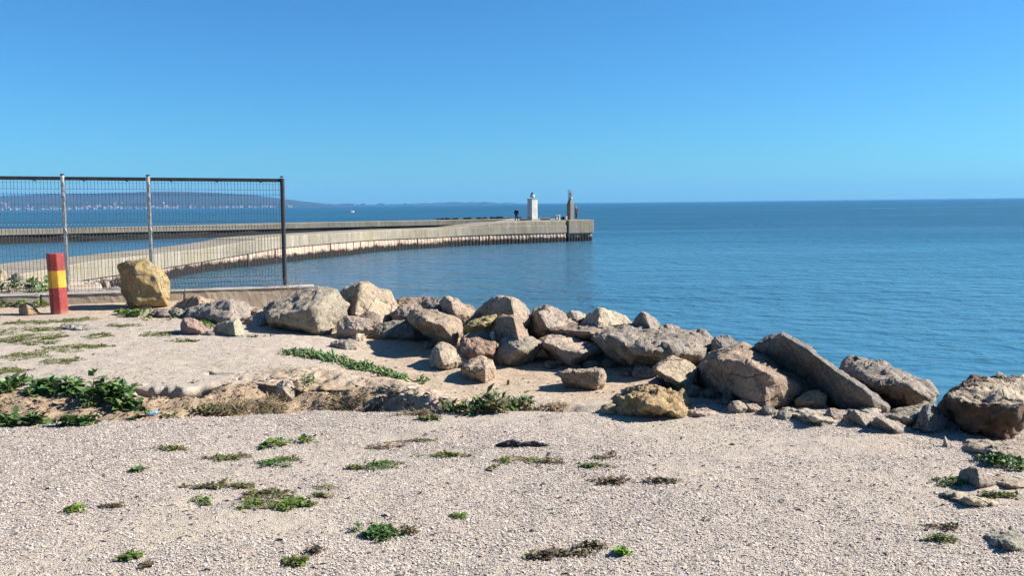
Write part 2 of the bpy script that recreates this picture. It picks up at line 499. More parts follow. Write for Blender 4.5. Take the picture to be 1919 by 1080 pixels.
def terrain(x, y):
    x = np.asarray(x, dtype=np.float64); y = np.asarray(y, dtype=np.float64)
    z, s = hbase(x, y)
    wob = 0.05 * fbm(x * 1.9, x * 0 + 3.3, 3, 21)
    ye = np.interp(x, EDGE_X, EDGE_Y) + wob
    yb = np.interp(x, BANK_X, BANK_Y) + 0.10 * fbm(x * 2.2, y * 1.0, 4, 31)
    dep = np.interp(x, DEP_X, DEP_Y)
    tin = sm(0.0, 0.07, y - ye)
    w = np.maximum(yb - ye, 0.05)
    t = np.clip((y - ye) / w, 0, 1)
    rise = sm(0.30, 1.0, t)
    gul = tin * (1 - rise)
    rough = 0.9 * (0.35 - np.abs(fbm(x * 3.2, y * 4.5, 4, 41))) + 0.55 * (0.3 - np.abs(fbm(x * 11, y * 11, 3, 45)))
    z = z + 0.07 * np.exp(-((y - yb - 0.22) / 0.26) ** 2) * sm(-2.5, -2.0, x) * sm(-0.5, -0.9, x)
    face = np.exp(-((y - yb + 0.02) / 0.30) ** 2) * sm(-2.6, -2.1, x) * sm(-0.2, -0.7, x)
    z = z + face * (0.055 * (0.3 - np.abs(fbm(x * 5, y * 5, 4, 141))) + 0.03 * fbm(x * 16, y * 16, 3, 145))
    z = z - 0.12 * np.exp(-((x - 2.65) / 0.95) ** 4 - ((y - 7.15) / 0.62) ** 4)
    bank = np.clip(gul * 4, 0, 1) * np.clip(dep * 8, 0, 1)
    z = z - dep * gul + bank * rough * 0.09
    # mound between the two leafy masses
    z = z + 0.05 * np.exp(-((x + 3.9) / 0.9) ** 2 - ((y - 6.95) / 0.22) ** 2) * bank
    # washed-out hollows under the shell crust
    for hx, hy, rx, ry, d in ((-3.05, 7.50, 0.32, 0.12, 0.20), (-2.78, 8.16, 0.14, 0.07, 0.14), (-2.15, 7.62, 0.14, 0.09, 0.08), (-1.75, 7.4, 0.3, 0.13, 0.07)):
        z = z - d * np.exp(-(((x - hx) / rx) ** 4 + ((y - hy) / ry) ** 4))
    z = z + 0.006 * fbm(x * 6, y * 6, 3, 51) + 0.013 * fbm(x * 2.1, y * 2.1, 3, 53) * sm(14, 8, y)
    # stony slope behind the boulders
    sl = sm(0.1, 1.2, s)
    z = z + sl * 0.22 * fbm(x * 1.6, y * 1.6, 4, 61)
    return np.maximum(z, -6.0)

def masks(x, y):
    _, s = hbase(x, y)
    wob = 0.05 * fbm(x * 1.9, x * 0 + 3.3, 3, 21)
    ye = np.interp(x, EDGE_X, EDGE_Y) + wob
    yb = np.interp(x, BANK_X, BANK_Y)
    n = fbm(x * 2.5, y * 2.5, 4, 71)
    inside = sm(0.02, 0.06, y - ye) * sm(0.0, -0.22, y - yb + 0.12 * n) * np.clip(np.interp(x, DEP_X, DEP_Y) * 12, 0, 1)
    sand = sm(-2.6, -1.0, x - 0.25 * n) * sm(6.75, 7.1, y + 0.2 * n) * sm(2.6, 1.2, x)
    sand = np.maximum(sand, sm(11.0, 12.0, y + 0.7 * n) * 0.85)
    sand = np.maximum(sand, 0.55 * sm(2.2, 3.0, x + 0.3 * n) * sm(5.0, 5.6, y + 0.3 * n))
    yb2 = yb + 0.5
    sand = np.maximum(sand, 0.9 * sm(0.10, -0.05, np.abs(y - yb) - 0.28 - 0.2 * n) * sm(-2.75, -2.3, x) * sm(0.4, -0.2, x))
    rub = sm(-0.4, 0.3, s + 0.3 * n)
    return inside, np.clip(sand, 0, 1), rub

def _graded(a, b, dense0, dense1, step, grow=1.12, maxstep=3.0):
    c = list(np.arange(dense0, dense1 + 1e-6, step))
    st = step; v = c[-1]
    while v < b:
        st = min(st * grow, maxstep); v += st; c.append(v)
    st = step; v = c[0]; lo = []
    while v > a:
        st = min(st * grow, maxstep); v -= st; lo.append(v)
    return np.array(lo[::-1] + c)

gx = _graded(-70, 30, -5.0, 4.6, 0.028)
gy = _graded(-12, 66, 2.6, 9.4, 0.024)
GX, GY = np.meshgrid(gx, gy)
GZ = terrain(GX, GY)
inside, sandm, rubm = masks(GX, GY)
# the crust overhangs the hollows: its lip is pushed out over the drop
GYs = GY.copy()
for (hx, rx, hy, amp) in ((-3.05, 0.36, 7.60, 0.20), (-2.78, 0.16, 8.21, 0.13), (-1.95, 0.45, 7.74, 0.12)):
    win = np.exp(-((GX - hx) / rx) ** 4)
    lip = sm(hy - 0.02, hy + 0.03, GY) * sm(hy + 0.45, hy + 0.08, GY)
    GYs = GYs - amp * win * lip * (0.8 + 0.55 * fbm(GX * 4, GX * 0 + 2, 4, 5) + 0.5 * fbm(GX * 15, GY * 9, 3, 8))
nx, ny = len(gx), len(gy)
V = np.stack([GX, GYs, GZ], -1).reshape(-1, 3)
ii = np.arange(nx * ny).reshape(ny, nx)
F = np.stack([ii[:-1, :-1], ii[:-1, 1:], ii[1:, 1:], ii[1:, :-1]], -1).reshape(-1, 4)
gnd = from_arrays('ground', V, F, M['ground'], smooth=True)
for nm, arr in (('earth', inside), ('sand', sandm), ('rubble', rubm)):
    at = gnd.data.attributes.new(nm, 'FLOAT', 'POINT'); at.data.foreach_set('value', arr.ravel().astype(np.float32))
tag(gnd, 'pale shell gravel, sand and eroded earth of the waterfront', kind='structure')

def G(px, py, ymax=40.0):
    """where the line of sight through a pixel meets the ground"""
    d = ray(px, py)
    ys = np.linspace(2.0, ymax, 6000)
    t = ys / d.y
    zz = EYE + d.z * t
    hit = np.nonzero(zz < terrain(d.x * t, ys))[0]
    if len(hit) == 0: return P(px, py, ymax)
    y = ys[hit[0]]
    return P(px, py, y)

def gz(x, y): return float(terrain(np.array([x]), np.array([y]))[0])

# ------------------------------------------------------------------ sea
bm = bmesh.new()
xs = [-16000, -4000, -1000, -250, -60, 40, 250, 1000, 4000, 16000]
ysw = [-60, 0, 40, 120, 400, 1500, 5000, 16000, 26000]
grid = [[bm.verts.new((x, y, SEA_Z)) for x in xs] for y in ysw]
for j in range(len(ysw) - 1):
    for i in range(len(xs) - 1):
        bm.faces.new((grid[j][i], grid[j][i + 1], grid[j + 1][i + 1], grid[j + 1][i]))
sea = from_bm('sea', bm, M['water'])
tag(sea, 'calm blue sea with fine ripples reaching the horizon', kind='structure')

# ------------------------------------------------------------------ far hill, low coast, houses
def hill_mat(name, c0, c1, c2):
    t = NT(name); v = t.coords()
    n = t.noise(v, 0.004, 8, 0.65); n2 = t.noise(v, 0.03, 6, 0.7)
    c = t.mix(t.ramp(n, [(0.35, 0), (0.65, 1)]), c0, c1)
    c = t.mix(t.ramp(n2, [(0.62, 0), (0.72, 0.6)]), c, c2)
    return t.done(c, 0.95, None, 0.05)
M['hill'] = hill_mat('scrub_hillside', (0.022, 0.034, 0.026), (0.042, 0.045, 0.034), (0.14, 0.12, 0.10))
D_H = 5000.0
hx_px = [-420, -300, -150, 0, 60, 130, 200, 270, 330, 400, 450, 500, 545, 575, 600]
hx_py = [386, 376, 369, 365, 362.5, 361.5, 360, 357.5, 358, 362.5, 369, 377, 383, 386, 387]
def hill_top(xw):
    px = 959.5 + xw / D_H * FPX
    y = np.interp(px, hx_px, hx_py) + 0.7 * fbm(px * 0.04, px * 0, 4, 91)
    return np.maximum((381.3 - 0.0112 * (px - 959.5) - y) / FPX * D_H + EYE, -4.5)
def hill_z(xx, yy):
    prof = sm(D_H - 900, D_H + 300, yy) * sm(D_H + 2500, D_H + 700, yy)
    base = -5.0
    t = hill_top(xx)
    return base + (t - base) * prof * (1 + 0.10 * fbm(xx * 0.004, yy * 0.004, 4, 93) * (1 - prof) * 3) + 8 * (1 - np.abs(2 * prof - 1)) * fbm(xx * 0.012, yy * 0.012, 4, 95)
hx = np.linspace(-4400, -1080, 240); hy = np.linspace(D_H - 950, D_H + 2500, 70)
HX, HY = np.meshgrid(hx, hy)
HZ = hill_z(HX, HY)
ii = np.arange(HX.size).reshape(HX.shape)
F = np.stack([ii[:-1, :-1], ii[:-1, 1:], ii[1:, 1:], ii[1:, :-1]], -1).reshape(-1, 4)
o = from_arrays('hill', np.stack([HX, HY, HZ], -1).reshape(-1, 3), F, M['hill'], smooth=True)
tag(o, 'long hazy scrub hill across the bay', kind='structure')

D_L = 7500.0
lx_px = [470, 540, 600, 700, 760, 800, 850, 900, 930, 960, 985]
lx_h = [2.6, 3.4, 2.6, 1.9, 2.1, 3.0, 4.2, 3.6, 2.6, 1.6, 0.3]
lx = np.linspace(-2350, 125, 320)
lpx = 959.5 + lx / D_L * FPX
lh = np.interp(lpx, lx_px, lx_h) / FPX * D_L + 6 * fbm(lx * 0.02, lx * 0, 5, 97)
ly = np.array([-320, -250, 0, 400, 900]); pr = np.array([0, 0.35, 1.0, 0.8, 0])
LX, LY = np.meshgrid(lx, ly)
LZ = -5 + (lh[None, :] + 3) * pr[:, None]
ii = np.arange(LX.size).reshape(LX.shape)
F = np.stack([ii[:-1, :-1], ii[:-1, 1:], ii[1:, 1:], ii[1:, :-1]], -1).reshape(-1, 4)
o = from_arrays('low_coast', np.stack([LX, LY + D_L, LZ], -1).reshape(-1, 3), F, M['hill'])
tag(o, 'thin low coast fading into haze along the horizon', kind='structure')

M['house_wall'] = simple('far_house_wall', (0.27, 0.26, 0.25), 0.8, 0.3, 0.05, 0)
M['house_roof'] = simple('far_house_roof', (0.20, 0.155, 0.13), 0.85, 0.2, 0.05, 0)
def house_mesh(w, d, h, gable):
    bm = bmesh.new()
    box(bm, -w / 2, w / 2, -d / 2, d / 2, -9, h)
    n0 = len(bm.faces)
    o = 0.6
    a = [bm.verts.new(p) for p in ((-w / 2 - o, -d / 2 - o, h + .02), (w / 2 + o, -d / 2 - o, h + .02), (w / 2 + o, d / 2 + o, h + .02), (-w / 2 - o, d / 2 + o, h + .02))]
    b = [bm.verts.new((-w / 2 - o, 0, h + gable)), bm.verts.new((w / 2 + o, 0, h + gable))]
    fs = [bm.faces.new(f) for f in ((a[0], a[1], b[1], b[0]), (a[2], a[3], b[0], b[1]), (a[1], a[2], b[1]), (a[3], a[0], b[0]), (a[3], a[2], a[1], a[0]))]
    for f in fs: f.material_index = 1
    me = bpy.data.meshes.new('house'); bm.to_mesh(me); bm.free()
    me.materials.append(M['house_wall']); me.materials.append(M['house_roof'])
    return me
HM = [house_mesh(16, 12, 6, 2.5), house_mesh(22, 14, 9, 3), house_mesh(13, 11, 4.5, 2.5), house_mesh(30, 14, 11, 1.0)]
clusters = [(12, 18, 388, 34), (38, 7, 381, 7), (60, 8, 388, 16), (88, 8, 386, 9), (108, 10, 385, 9), (133, 8, 388, 9), (150, 4, 381, 5), (168, 9, 384, 26),
            (186, 12, 385, 16), (205, 8, 385, 7), (222, 14, 386, 20), (250, 14, 387, 11), (275, 7, 386, 10), (297, 12, 385, 22), (313, 8, 385, 15), (333, 7, 386, 10),
            (365, 12, 386, 6), (395, 12, 386, 6), (425, 9, 385, 14), (450, 12, 385, 12), (475, 12, 385, 8), (500, 12, 385, 10), (520, 14, 385, 12), (545, 10, 385, 6)]
hr = random.Random(5)
for cx, hw, cy, nh in clusters:
    for k in range(nh):
        px = hr.gauss(cx, hw * 0.55)
        up = abs(hr.gauss(0, 0.5)) * (6 if nh > 14 else 3)
        Y = D_H - 830 + up * 55 + hr.uniform(-20, 30)
        X = (px - 959.5) / FPX * Y
        z = float(hill_z(np.array([X]), np.array([Y]))[0])
        o = link('house', HM[hr.choice((0, 0, 1, 2, 2, 3))], None, None, (X, Y, max(z, -3) + 0.3))
        o.rotation_euler = (0, 0, hr.uniform(-0.7, 0.7))
        s = hr.uniform(0.35, 0.75); o.scale = (s, s, s)
        tag(o, 'tiny white house on the far shore at the foot of the hazy hill', 'house', 'white houses along the far shore')
for px, n in ((560, 3), (608, 3), (640, 2), (660, 5), (690, 2), (715, 2), (770, 2), (905, 2)):
    for k in range(n):
        Y = D_L - 240; X = (px + hr.uniform(-8, 8) - 959.5) / FPX * Y
        o = link('house', HM[hr.choice((1, 3))], None, None, (X, Y, 0.5 + hr.uniform(0, 4)))
        s = hr.uniform(0.8, 1.3); o.scale = (s * 1.2, s, s)
        tag(o, 'pale speck of a house on the thin low coast', 'house', 'houses on the low coast')

# ------------------------------------------------------------------ the two moles
def polyline_strip(name, rows, mat, parent=None, smooth=False):
    """rows: list of equal-length lists of points -> quad strip surface"""
    n = len(rows[0])
    Vv = [tuple(p) for r in rows for p in r]
    Ff = []
    for j in range(len(rows) - 1):
        for i in range(n - 1):
            Ff.append((j * n + i, j * n + i + 1, (j + 1) * n + i + 1, (j + 1) * n + i))
    return Vv, Ff

def resample(pts, step):
    pts = [Vector(p) for p in pts]
    out = [pts[0].copy()]
    for a, b in zip(pts[:-1], pts[1:]):
        L = (Vector((b.x - a.x, b.y - a.y, 0))).length
        m = max(1, int(round(L / step)))
        for k in range(1, m + 1): out.append(a.lerp(b, k / m))
    return out

def catmull(pts, sub=6):
    pts = [Vector(p) for p in pts]; out = []
    for i in range(len(pts) - 1):
        p0 = pts[max(i - 1, 0)]; p1 = pts[i]; p2 = pts[i + 1]; p3 = pts[min(i + 2, len(pts) - 1)]
        for k in range(sub):
            t = k / sub
            out.append(0.5 * ((2 * p1) + (p2 - p0) * t + (2 * p0 - 5 * p1 + 4 * p2 - p3) * t * t + (3 * p1 - p0 - 3 * p2 + p3) * t ** 3))
    out.append(pts[-1]); return out

# x, water line, top edge, cap bottom
mole_px = [(-120, 640, 545, 590), (0, 592, 522, 560), (100, 570, 505, 536), (178, 550, 490, 522), (300, 527, 475, 504), (400, 508, 463, 487), (480, 499.5, 446 + 3, 473), (536, 492, 443, 464), (649, 479.6, 436, 454),
           (720, 471.5, 432, 449), (818, 464.5, 428.5, 445), (855, 462, 427, 442.7), (930, 458.5, 424.3, 439.5), (1000, 455.8, 423, 437.6), (1062, 453.3, 422.4, 436.2)]
front = []; topz = []; capz = []
for x, w, tp, cb in mole_px:
    b = W(x, w, SEA_Z)
    front.append(b); topz.append(P(x, tp, b.y).z); capz.append(P(x, cb, b.y).z)
def mk(zs): return catmull([(b.x, b.y, z) for b, z in zip(front, zs)], 5)
topline, capline = mk(topz), mk(capz)
def normals2(line):
    out = []
    for i in range(len(line)):
        d = line[min(i + 1, len(line) - 1)] - line[max(i - 1, 0)]
        d = Vector((d.x, d.y, 0)).normalized()
        out.append(Vector((-d.y, d.x, 0)))   # landward side (left of the running direction)
    return out
nrm = normals2(topline)
mole = empty('mole', (front[8].x, front[8].y, SEA_Z), 'long curving concrete mole on sheet piles ending in a square head', 'mole')
def off(pts): return [Vector(p) - Vector(mole.location) for p in pts]
def prism_along(name, top, bot, nr, width, mat, parent, bevel=0.06):
    """closed wall body along a line: front bottom, front top, back top, back bottom"""
    fb = [Vector((t.x, t.y, b.z)) for t, b in zip(top, bot)]
    ft = [t - Vector((0, 0, bevel)) for t in top]
    f2 = [t + n * bevel for t, n in zip(top, nr)]
    bt = [t + n * width for t, n in zip(top, nr)]
    bb = [Vector((q.x, q.y, b.z)) for q, b in zip(bt, bot)]
    rows = [off(r) for r in (fb, ft, f2, bt, bb, fb)]
    Vv, Ff = polyline_strip(name, rows, mat)
    n = len(fb)
    Vv = Vv[: n * 5]
    Ff = [tuple((i if i < n * 5 else i - n * 5) for i in f) for f in Ff]
    me = bpy.data.meshes.new(name)
    me.from_pydata(Vv, [], Ff + [(0, n, 2 * n, 3 * n, 4 * n), (5 * n - 1, 4 * n - 1, 3 * n - 1, 2 * n - 1, n - 1)])
    me.update()
    return link(name, me, mat, parent)
# cap in cast lengths with open joints
segs = 9; n = len(topline)
tl = resample(topline, 0.9); cl = resample(capline, 0.9)
m_ = min(len(tl), len(cl)); tl, cl = tl[:m_], cl[:m_]; nr = normals2(tl)
cuts = [int(round(k * (m_ - 1) / segs)) for k in range(segs + 1)]
cr_ = random.Random(2)
for k in range(segs):
    a, b = cuts[k], cuts[k + 1]
    T = [p.copy() for p in tl[a:b + 1]]; B = cl[a:b + 1]; N = nr[a:b + 1]
    dz = cr_.uniform(-0.025, 0.025)
    for p in T: p.z += dz
    T[0] = T[0].lerp(T[1], 0.03)
    prism_along('cap_beam', T, B, N, 4.5, M['concrete'], mole)
# sheet piling: a corrugated steel wall under the cap, set back a little
pl = resample(capline, 0.13)
pn = normals2(pl)
rows = [[], []]
for i, (p, nn) in enumerate(zip(pl, pn)):
    ph = i % 4
    dpt = 0.10 if ph in (0, 1) else 0.15
    q = p + nn * dpt
    rows[0].append(Vector((q.x, q.y, p.z - 0.004))); rows[1].append(Vector((q.x, q.y, SEA_Z - 1.0)))
Vv, Ff = polyline_strip('x', [off(rows[1]), off(rows[0])], None)
me = bpy.data.meshes.new('sheet_piling'); me.from_pydata(Vv, [], Ff); me.update()
o = link('sheet_piling', me, M['piles'], mole); o['kind'] = 'stuff'
# thin dark ribs spaced irregularly down the sheet piling
bm = bmesh.new()
rr = random.Random(9)
for i in range(6, len(pl), 11):
    if rr.random() < 0.3: continue
    p = pl[i] + pn[i] * 0.10; p = p - Vector(mole.location)
    tube(bm, [p + Vector((0, 0, -0.02)), p + Vector((0, 0, -2.2))], rr.uniform(0.02, 0.05), 5)
o = from_bm('dark_rib', bm, M['rust'], mole); o['kind'] = 'stuff'
# head of the mole: upper tier, ramp and end block
zt = P(1062, 413, front[-1].y).z
hp = [W(855, 462, SEA_Z), W(930, 458.5, SEA_Z), W(1000, 455.8, SEA_Z), W(1062, 453.3, SEA_Z)]
zs_t = [P(855, 427, hp[0].y).z, P(930, 417.3, hp[1].y).z, P(1000, 414.6, hp[2].y).z, P(1062, 413.2, hp[3].y).z]
zs_b = [P(855, 427.3, hp[0].y).z - 0.02, P(930, 424.3, hp[1].y).z, P(1000, 423, hp[2].y).z, P(1062, 422.4, hp[3].y).z]
T = resample([(p.x, p.y, z) for p, z in zip(hp, zs_t)], 1.5); B = resample([(p.x, p.y, z + 0.03) for p, z in zip(hp, zs_b)], 1.5)
N = normals2(T)
T2 = [t + n * 0.12 for t, n in zip(T, N)]
prism_along('upper_tier', T2, B, N, 4.3, M['concrete'], mole)
deck = [P(846, 427.9, 104.5), P(928, 417.9, 107.2), P(998, 415.2, 109.6), P(1060, 413.9, 112.6), P(1064, 410.6, 150), P(1030, 410.2, 163.5), P(955, 410.9, 163.0)]
bm = bmesh.new()
tv = [bm.verts.new(p - mole.location) for p in deck]
bv = [bm.verts.new(Vector((p.x, p.y, SEA_Z - 1)) - mole.location) for p in deck]
bm.faces.new(tv)
for i in range(len(deck)): bm.faces.new((tv[i], bv[i], bv[(i + 1) % len(deck)], tv[(i + 1) % len(deck)]))
bmesh.ops.triangulate(bm, faces=bm.faces[:])
bmesh.ops.recalc_face_normals(bm, faces=bm.faces[:])
from_bm('head_deck', bm, M['concrete_plain'], mole)
e0 = W(1066, 453.2, SEA_Z); e1 = W(1113, 451.5, SEA_Z)
dv = (e1 - e0).normalized(); nv = Vector((-dv.y, dv.x, 0))
bm = bmesh.new()
zb = P(1090, 437.6, e0.y).z; ztop = P(1090, 412.6, e0.y).z
L = (e1 - e0).length
box(bm, 0, L, 0, 5.0, zb, ztop, 0.07)
o = from_bm('end_block', bm, M['concrete'], mole)
o.location = Vector((e0.x, e0.y, 0)) - Vector(mole.location); o.rotation_euler = (0, 0, math.atan2(dv.y, dv.x))
bm = bmesh.new()
for k in range(int(L / 0.42)):
    box(bm, 0.06 + k * 0.42, 0.06 + k * 0.42 + 0.30, 0.22, 0.5, SEA_Z - 1, zb - 0.004)
box(bm, 0.05, L - 0.05, 0.52, 4.8, SEA_Z - 1, zb - 0.006)
o = from_bm('end_piling', bm, M['piles'], mole); o['kind'] = 'stuff'
o.location = Vector((e0.x, e0.y, 0)) - Vector(mole.location); o.rotation_euler = (0, 0, math.atan2(dv.y, dv.x))

# far mole
far_px = [(-420, 436, 449.5, 468), (-200, 432.7, 445, 462), (0, 430, 441, 457), (280, 424.7, 434.5, 449), (533, 418.3, 428.6, 0), (818, 412.9, 422, 0), (960, 410.4, 419, 0), (1012, 409.6, 418, 0)]
far_D = [106, 114, 123, 134, 146, 158, 163, 164]
FT = [P(x, t, D) for (x, t, c, w), D in zip(far_px, far_D)]
FB = [P(x, c, D) for (x, t, c, w), D in zip(far_px, far_D)]
far = empty('breakwater', (FT[3].x, FT[3].y, SEA_Z), 'far straight breakwater with pale parapet and dark rubble foot', 'breakwater')
mole_loc = mole.location.copy()
def off(pts): return [Vector(p) - Vector(far.location) for p in pts]
ft = resample(catmull(FT, 4), 2.0); fb = resample(catmull(FB, 4), 2.0)
m_ = min(len(ft), len(fb)); ft, fb = ft[:m_], fb[:m_]; fn = normals2(ft)
cuts = list(range(0, m_ - 1, 9)) + [m_ - 1]
for a, b in zip(cuts[:-1], cuts[1:]):
    T = [p.copy() for p in ft[a:b + 1]]; T[0] = T[0].lerp(T[1], 0.02)
    prism_along('parapet', T, fb[a:b + 1], fn[a:b + 1], 3.0, M['concrete'], far)
# rubble and weed-black foot with rough relief
rows = []
for j, (oo, zf) in enumerate(((0.25, 0.0), (0.18, 0.3), (0.02, 0.55), (-0.2, 0.8), (-0.5, 1.25))):
    row = []
    for i, (p, q, nn) in enumerate(zip(ft, fb, fn)):
        z = q.z - 0.004 + (SEA_Z - 0.3 - q.z) * zf
        jit = 0.25 * fbm(np.array([i * 1.7 + j]), np.array([j * 2.3]), 3, 7)[0] if j else 0
        r_ = p + nn * (oo + jit); row.append(Vector((r_.x, r_.y, z)))
    rows.append(row)
Vv, Ff = polyline_strip('x', [off(r) for r in rows[::-1]], None)
me = bpy.data.meshes.new('foot'); me.from_pydata(Vv, [], Ff); me.update()
o = link('rubble_foot', me, M['mole_foot'], far); o['kind'] = 'stuff'

# ------------------------------------------------------------------ rocks
def hull_mesh(points, cuts, seed, size, step, amp, bite=0.05):
    rnd = random.Random(seed)
    bm = bmesh.new()
    for p in points: bm.verts.new(p)
    r = bmesh.ops.convex_hull(bm, input=bm.verts[:])
    bmesh.ops.delete(bm, geom=[v for v in bm.verts if not v.link_faces], context='VERTS')
    for k in range(cuts):
        nv = Vector((rnd.gauss(0, 1), rnd.gauss(0, 1), rnd.gauss(0.3, 1))).normalized()
        s = max(v.co.dot(nv) for v in bm.verts)
        lo = min(v.co.dot(nv) for v in bm.verts)
        bmesh.ops.bisect_plane(bm, geom=bm.verts[:] + bm.edges[:] + bm.faces[:], plane_co=nv * (s - bite * rnd.uniform(0.4, 1.0) * (s - lo)), plane_no=nv, clear_outer=True)
        bm2 = bmesh.new()
        for v in bm.verts: bm2.verts.new(v.co)
        bm.free(); bm = bm2
        bmesh.ops.convex_hull(bm, input=bm.verts[:])
        bmesh.ops.delete(bm, geom=[v for v in bm.verts if not v.link_faces], context='VERTS')
    bmesh.ops.remove_doubles(bm, verts=bm.verts[:], dist=0.008 * size)
    # round the arrises slightly, then refine
    lvl = 0
    while lvl < 7:
        long_e = [e for e in bm.edges if e.calc_length() > step]
        if not long_e or len(bm.faces) > 26000: break
        bmesh.ops.subdivide_edges(bm, edges=long_e, cuts=1, use_grid_fill=False)
        bmesh.ops.triangulate(bm, faces=[f for f in bm.faces if len(f.verts) > 3])
        lvl += 1
    bmesh.ops.smooth_vert(bm, verts=bm.verts[:], factor=0.5, use_axis_x=True, use_axis_y=True, use_axis_z=True)
    bm.normal_update()
    o1 = Vector((rnd.uniform(-50, 50), rnd.uniform(-50, 50), rnd.uniform(-50, 50)))
    f0 = 2.2 / size
    newco = []
    for v in bm.verts:
        p = v.co
        d = mnoise.noise(p * f0 + o1) * 0.5 + 0.2
        # stepped fracture relief
        q = mnoise.noise(p * (f0 * 2.6) + o1 * 1.7)
        d += (math.floor(q * 5) / 5 * 0.55 + q * 0.25)
        pf = p * (f0 * 1.7) + o1
        cell = mnoise.voronoi(pf)[1][0]
        d += max(-1.0, min(1.0, (pf - cell).dot(mnoise.noise_vector(cell * 7.31)) * 1.7))
        pf = p * (f0 * 5.0) - o1
        cell = mnoise.voronoi(pf)[1][0]
        d += max(-.6, min(.6, (pf - cell).dot(mnoise.noise_vector(cell * 5.17)) * 1.0))
        d += mnoise.noise(p * (f0 * 9) - o1) * 0.16
        d += mnoise.noise(p * 34.0 + o1) * 0.11 * min(1.0, 0.35 / max(size, 0.05))
        newco.append(p + v.normal * (d * amp))
    for v, c in zip(bm.verts, newco): v.co = c
    return bm

rock_i = [0]
ROCKS = []
def rock(label, pts, color, near=None, D=None, T=None, name='boulder', cat=None, lean=0.35, amp=0.034, mat='rock', group='boulders along the shore', cuts=2, sink=0.06, front=None, step=None, push=0.0, ridge=None):
    rock_i[0] += 1
    seed = rock_i[0] * 13 + 5
    mx_ = sum(p[0] for p in pts) / len(pts); my_ = max(p[1] for p in pts)
    pts = [(mx_ + (x - mx_) * 1.03, my_ + (y - my_) * 1.03) for x, y in pts]
    xs = [p[0] for p in pts]; ys = [p[1] for p in pts]
    bx = sum(x for x, y in pts if y >= max(ys) - 6) / max(1, sum(1 for x, y in pts if y >= max(ys) - 6))
    if D is None: D = G(bx, max(ys) - 1).y + push
    w = (max(xs) - min(xs)) / FPX * D; h = (max(ys) - min(ys)) / FPX * D
    if T is None: T = min(max(0.8 * min(w, 1.6 * h), 0.12), 1.1)
    y0, y1 = min(ys), max(ys); cx = sum(xs) / len(xs); cy = sum(ys) / len(ys)
    P3 = []
    for x, y in pts:
        fr = (y1 - y) / max(y1 - y0, 1)
        back = 0.0
        if ridge and x < ridge[0]: back = ridge[1] * (ridge[0] - x) / max(ridge[0] - min(xs), 1)
        P3.append(P(x, y, D + lean * T * fr + 0.10 * T + back))
        if y > y1 - 0.3 * (y1 - y0):
            q = P(x, y, D + 0.35 * T + back); P3.append(Vector((q.x, q.y, q.z - sink)))
    if near is None:
        near = [(cx, cy + 0.15 * (y1 - y0), -0.12 * T / max(T, 1e-6))] if front is None else front
        near = [(cx + 0.05 * (x1_ - cx) * 0, cy + 0.18 * (y1 - y0), -0.22 * T) for x1_ in (cx,)]
    for x, y, d in near: P3.append(P(x, y, D + d + 0.10 * T))
    for x, y in pts:
        k = 0.80
        Yb = D + T * (1.0 + 0.25 * random.Random(seed + int(x)).uniform(-1, 1))
        q = P(cx + (x - cx) * k, cy + (y - cy) * k + 0.05 * (y1 - y0), Yb)
        P3.append(q)
    c = sum(P3, Vector()) / len(P3)
    base = Vector((c.x, c.y, min(p.z for p in P3)))
    size = max(w, h)
    stp = step or max(0.014, min(0.03, size * 0.035))
    bm = hull_mesh([p - base for p in P3], cuts, seed, size, stp, amp * size ** 0.85)
    o = from_bm(name, bm, M[mat], None, base, smooth=True)
    o.color = (*color, 1)
    tag(o, label, cat or name, group)
    ROCKS.append(o)
    return o

BEIGE = (0.40, 0.335, 0.265); GREY = (0.27, 0.25, 0.22); PINK = (0.41, 0.33, 0.275); CREAM = (0.52, 0.455, 0.35); BROWN = (0.23, 0.18, 0.14)
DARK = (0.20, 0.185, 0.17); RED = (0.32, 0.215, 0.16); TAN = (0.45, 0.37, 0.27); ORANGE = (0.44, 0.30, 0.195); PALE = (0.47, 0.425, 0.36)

rock('big grey block boulder with flat slanted top beside the wall end', [(497,575),(513,566),(596,540),(613,541),(631,544),(640,558),(653,573),(645,582),(635,611),(622,624),(602,629),(547,629),(513,622),(502,593)], (0.34,0.30,0.235),
     near=[(507,596,-.30),(589,577,-.42),(597,624,-.40)], D=10.7, T=0.8, lean=0.55, ridge=(600,.45))
rock('tall peaked boulder with black side and pale face behind the grey block', [(638,549),(676,531),(691,533),(731,551),(747,576),(740,598),(713,606),(664,595),(644,586),(640,567)], (0.44,0.36,0.26),
     near=[(676,532,-.1),(664,590,-.45),(712,606,-.35)], D=11.4, T=0.8, ridge=(664,.45))
rock('low pinkish boulder below the peaked boulder', [(631,622),(634,605),(651,592),(671,594),(690,600),(704,609),(698,620),(670,632),(645,630)], PINK, D=10.35)
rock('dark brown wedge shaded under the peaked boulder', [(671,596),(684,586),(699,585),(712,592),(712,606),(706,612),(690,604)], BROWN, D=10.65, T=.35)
rock('small cream block with dark shaded side at the sand edge', [(649,626),(653,619),(665,613),(680,612),(689,621),(684,632),(669,638),(652,636)], CREAM, near=[(667,614,-.03),(668,638,-.16)], T=.2, lean=.2, ridge=(667,.12))
rock('rounded grey boulder lying low next to the cream block', [(683,626),(702,612),(729,604),(758,602),(762,611),(749,631),(727,637),(706,638),(687,634)], GREY)
rock('brown topped boulder against the water behind the row', [(740,566),(753,559),(790,557),(820,560),(822,572),(800,592),(760,598),(745,592)], (.33,.25,.19), D=11.7)
rock('pinkish boulder filling the gap below the brown topped one', [(733,590),(748,574),(775,570),(792,577),(796,592),(770,606),(745,606)], PINK, D=11.1, T=.5)
rock('dark grey rounded boulder perched on the long pale slab', [(789,571),(798,562),(824,560),(840,572),(842,587),(818,590),(795,584)], DARK, D=10.7, T=.4)
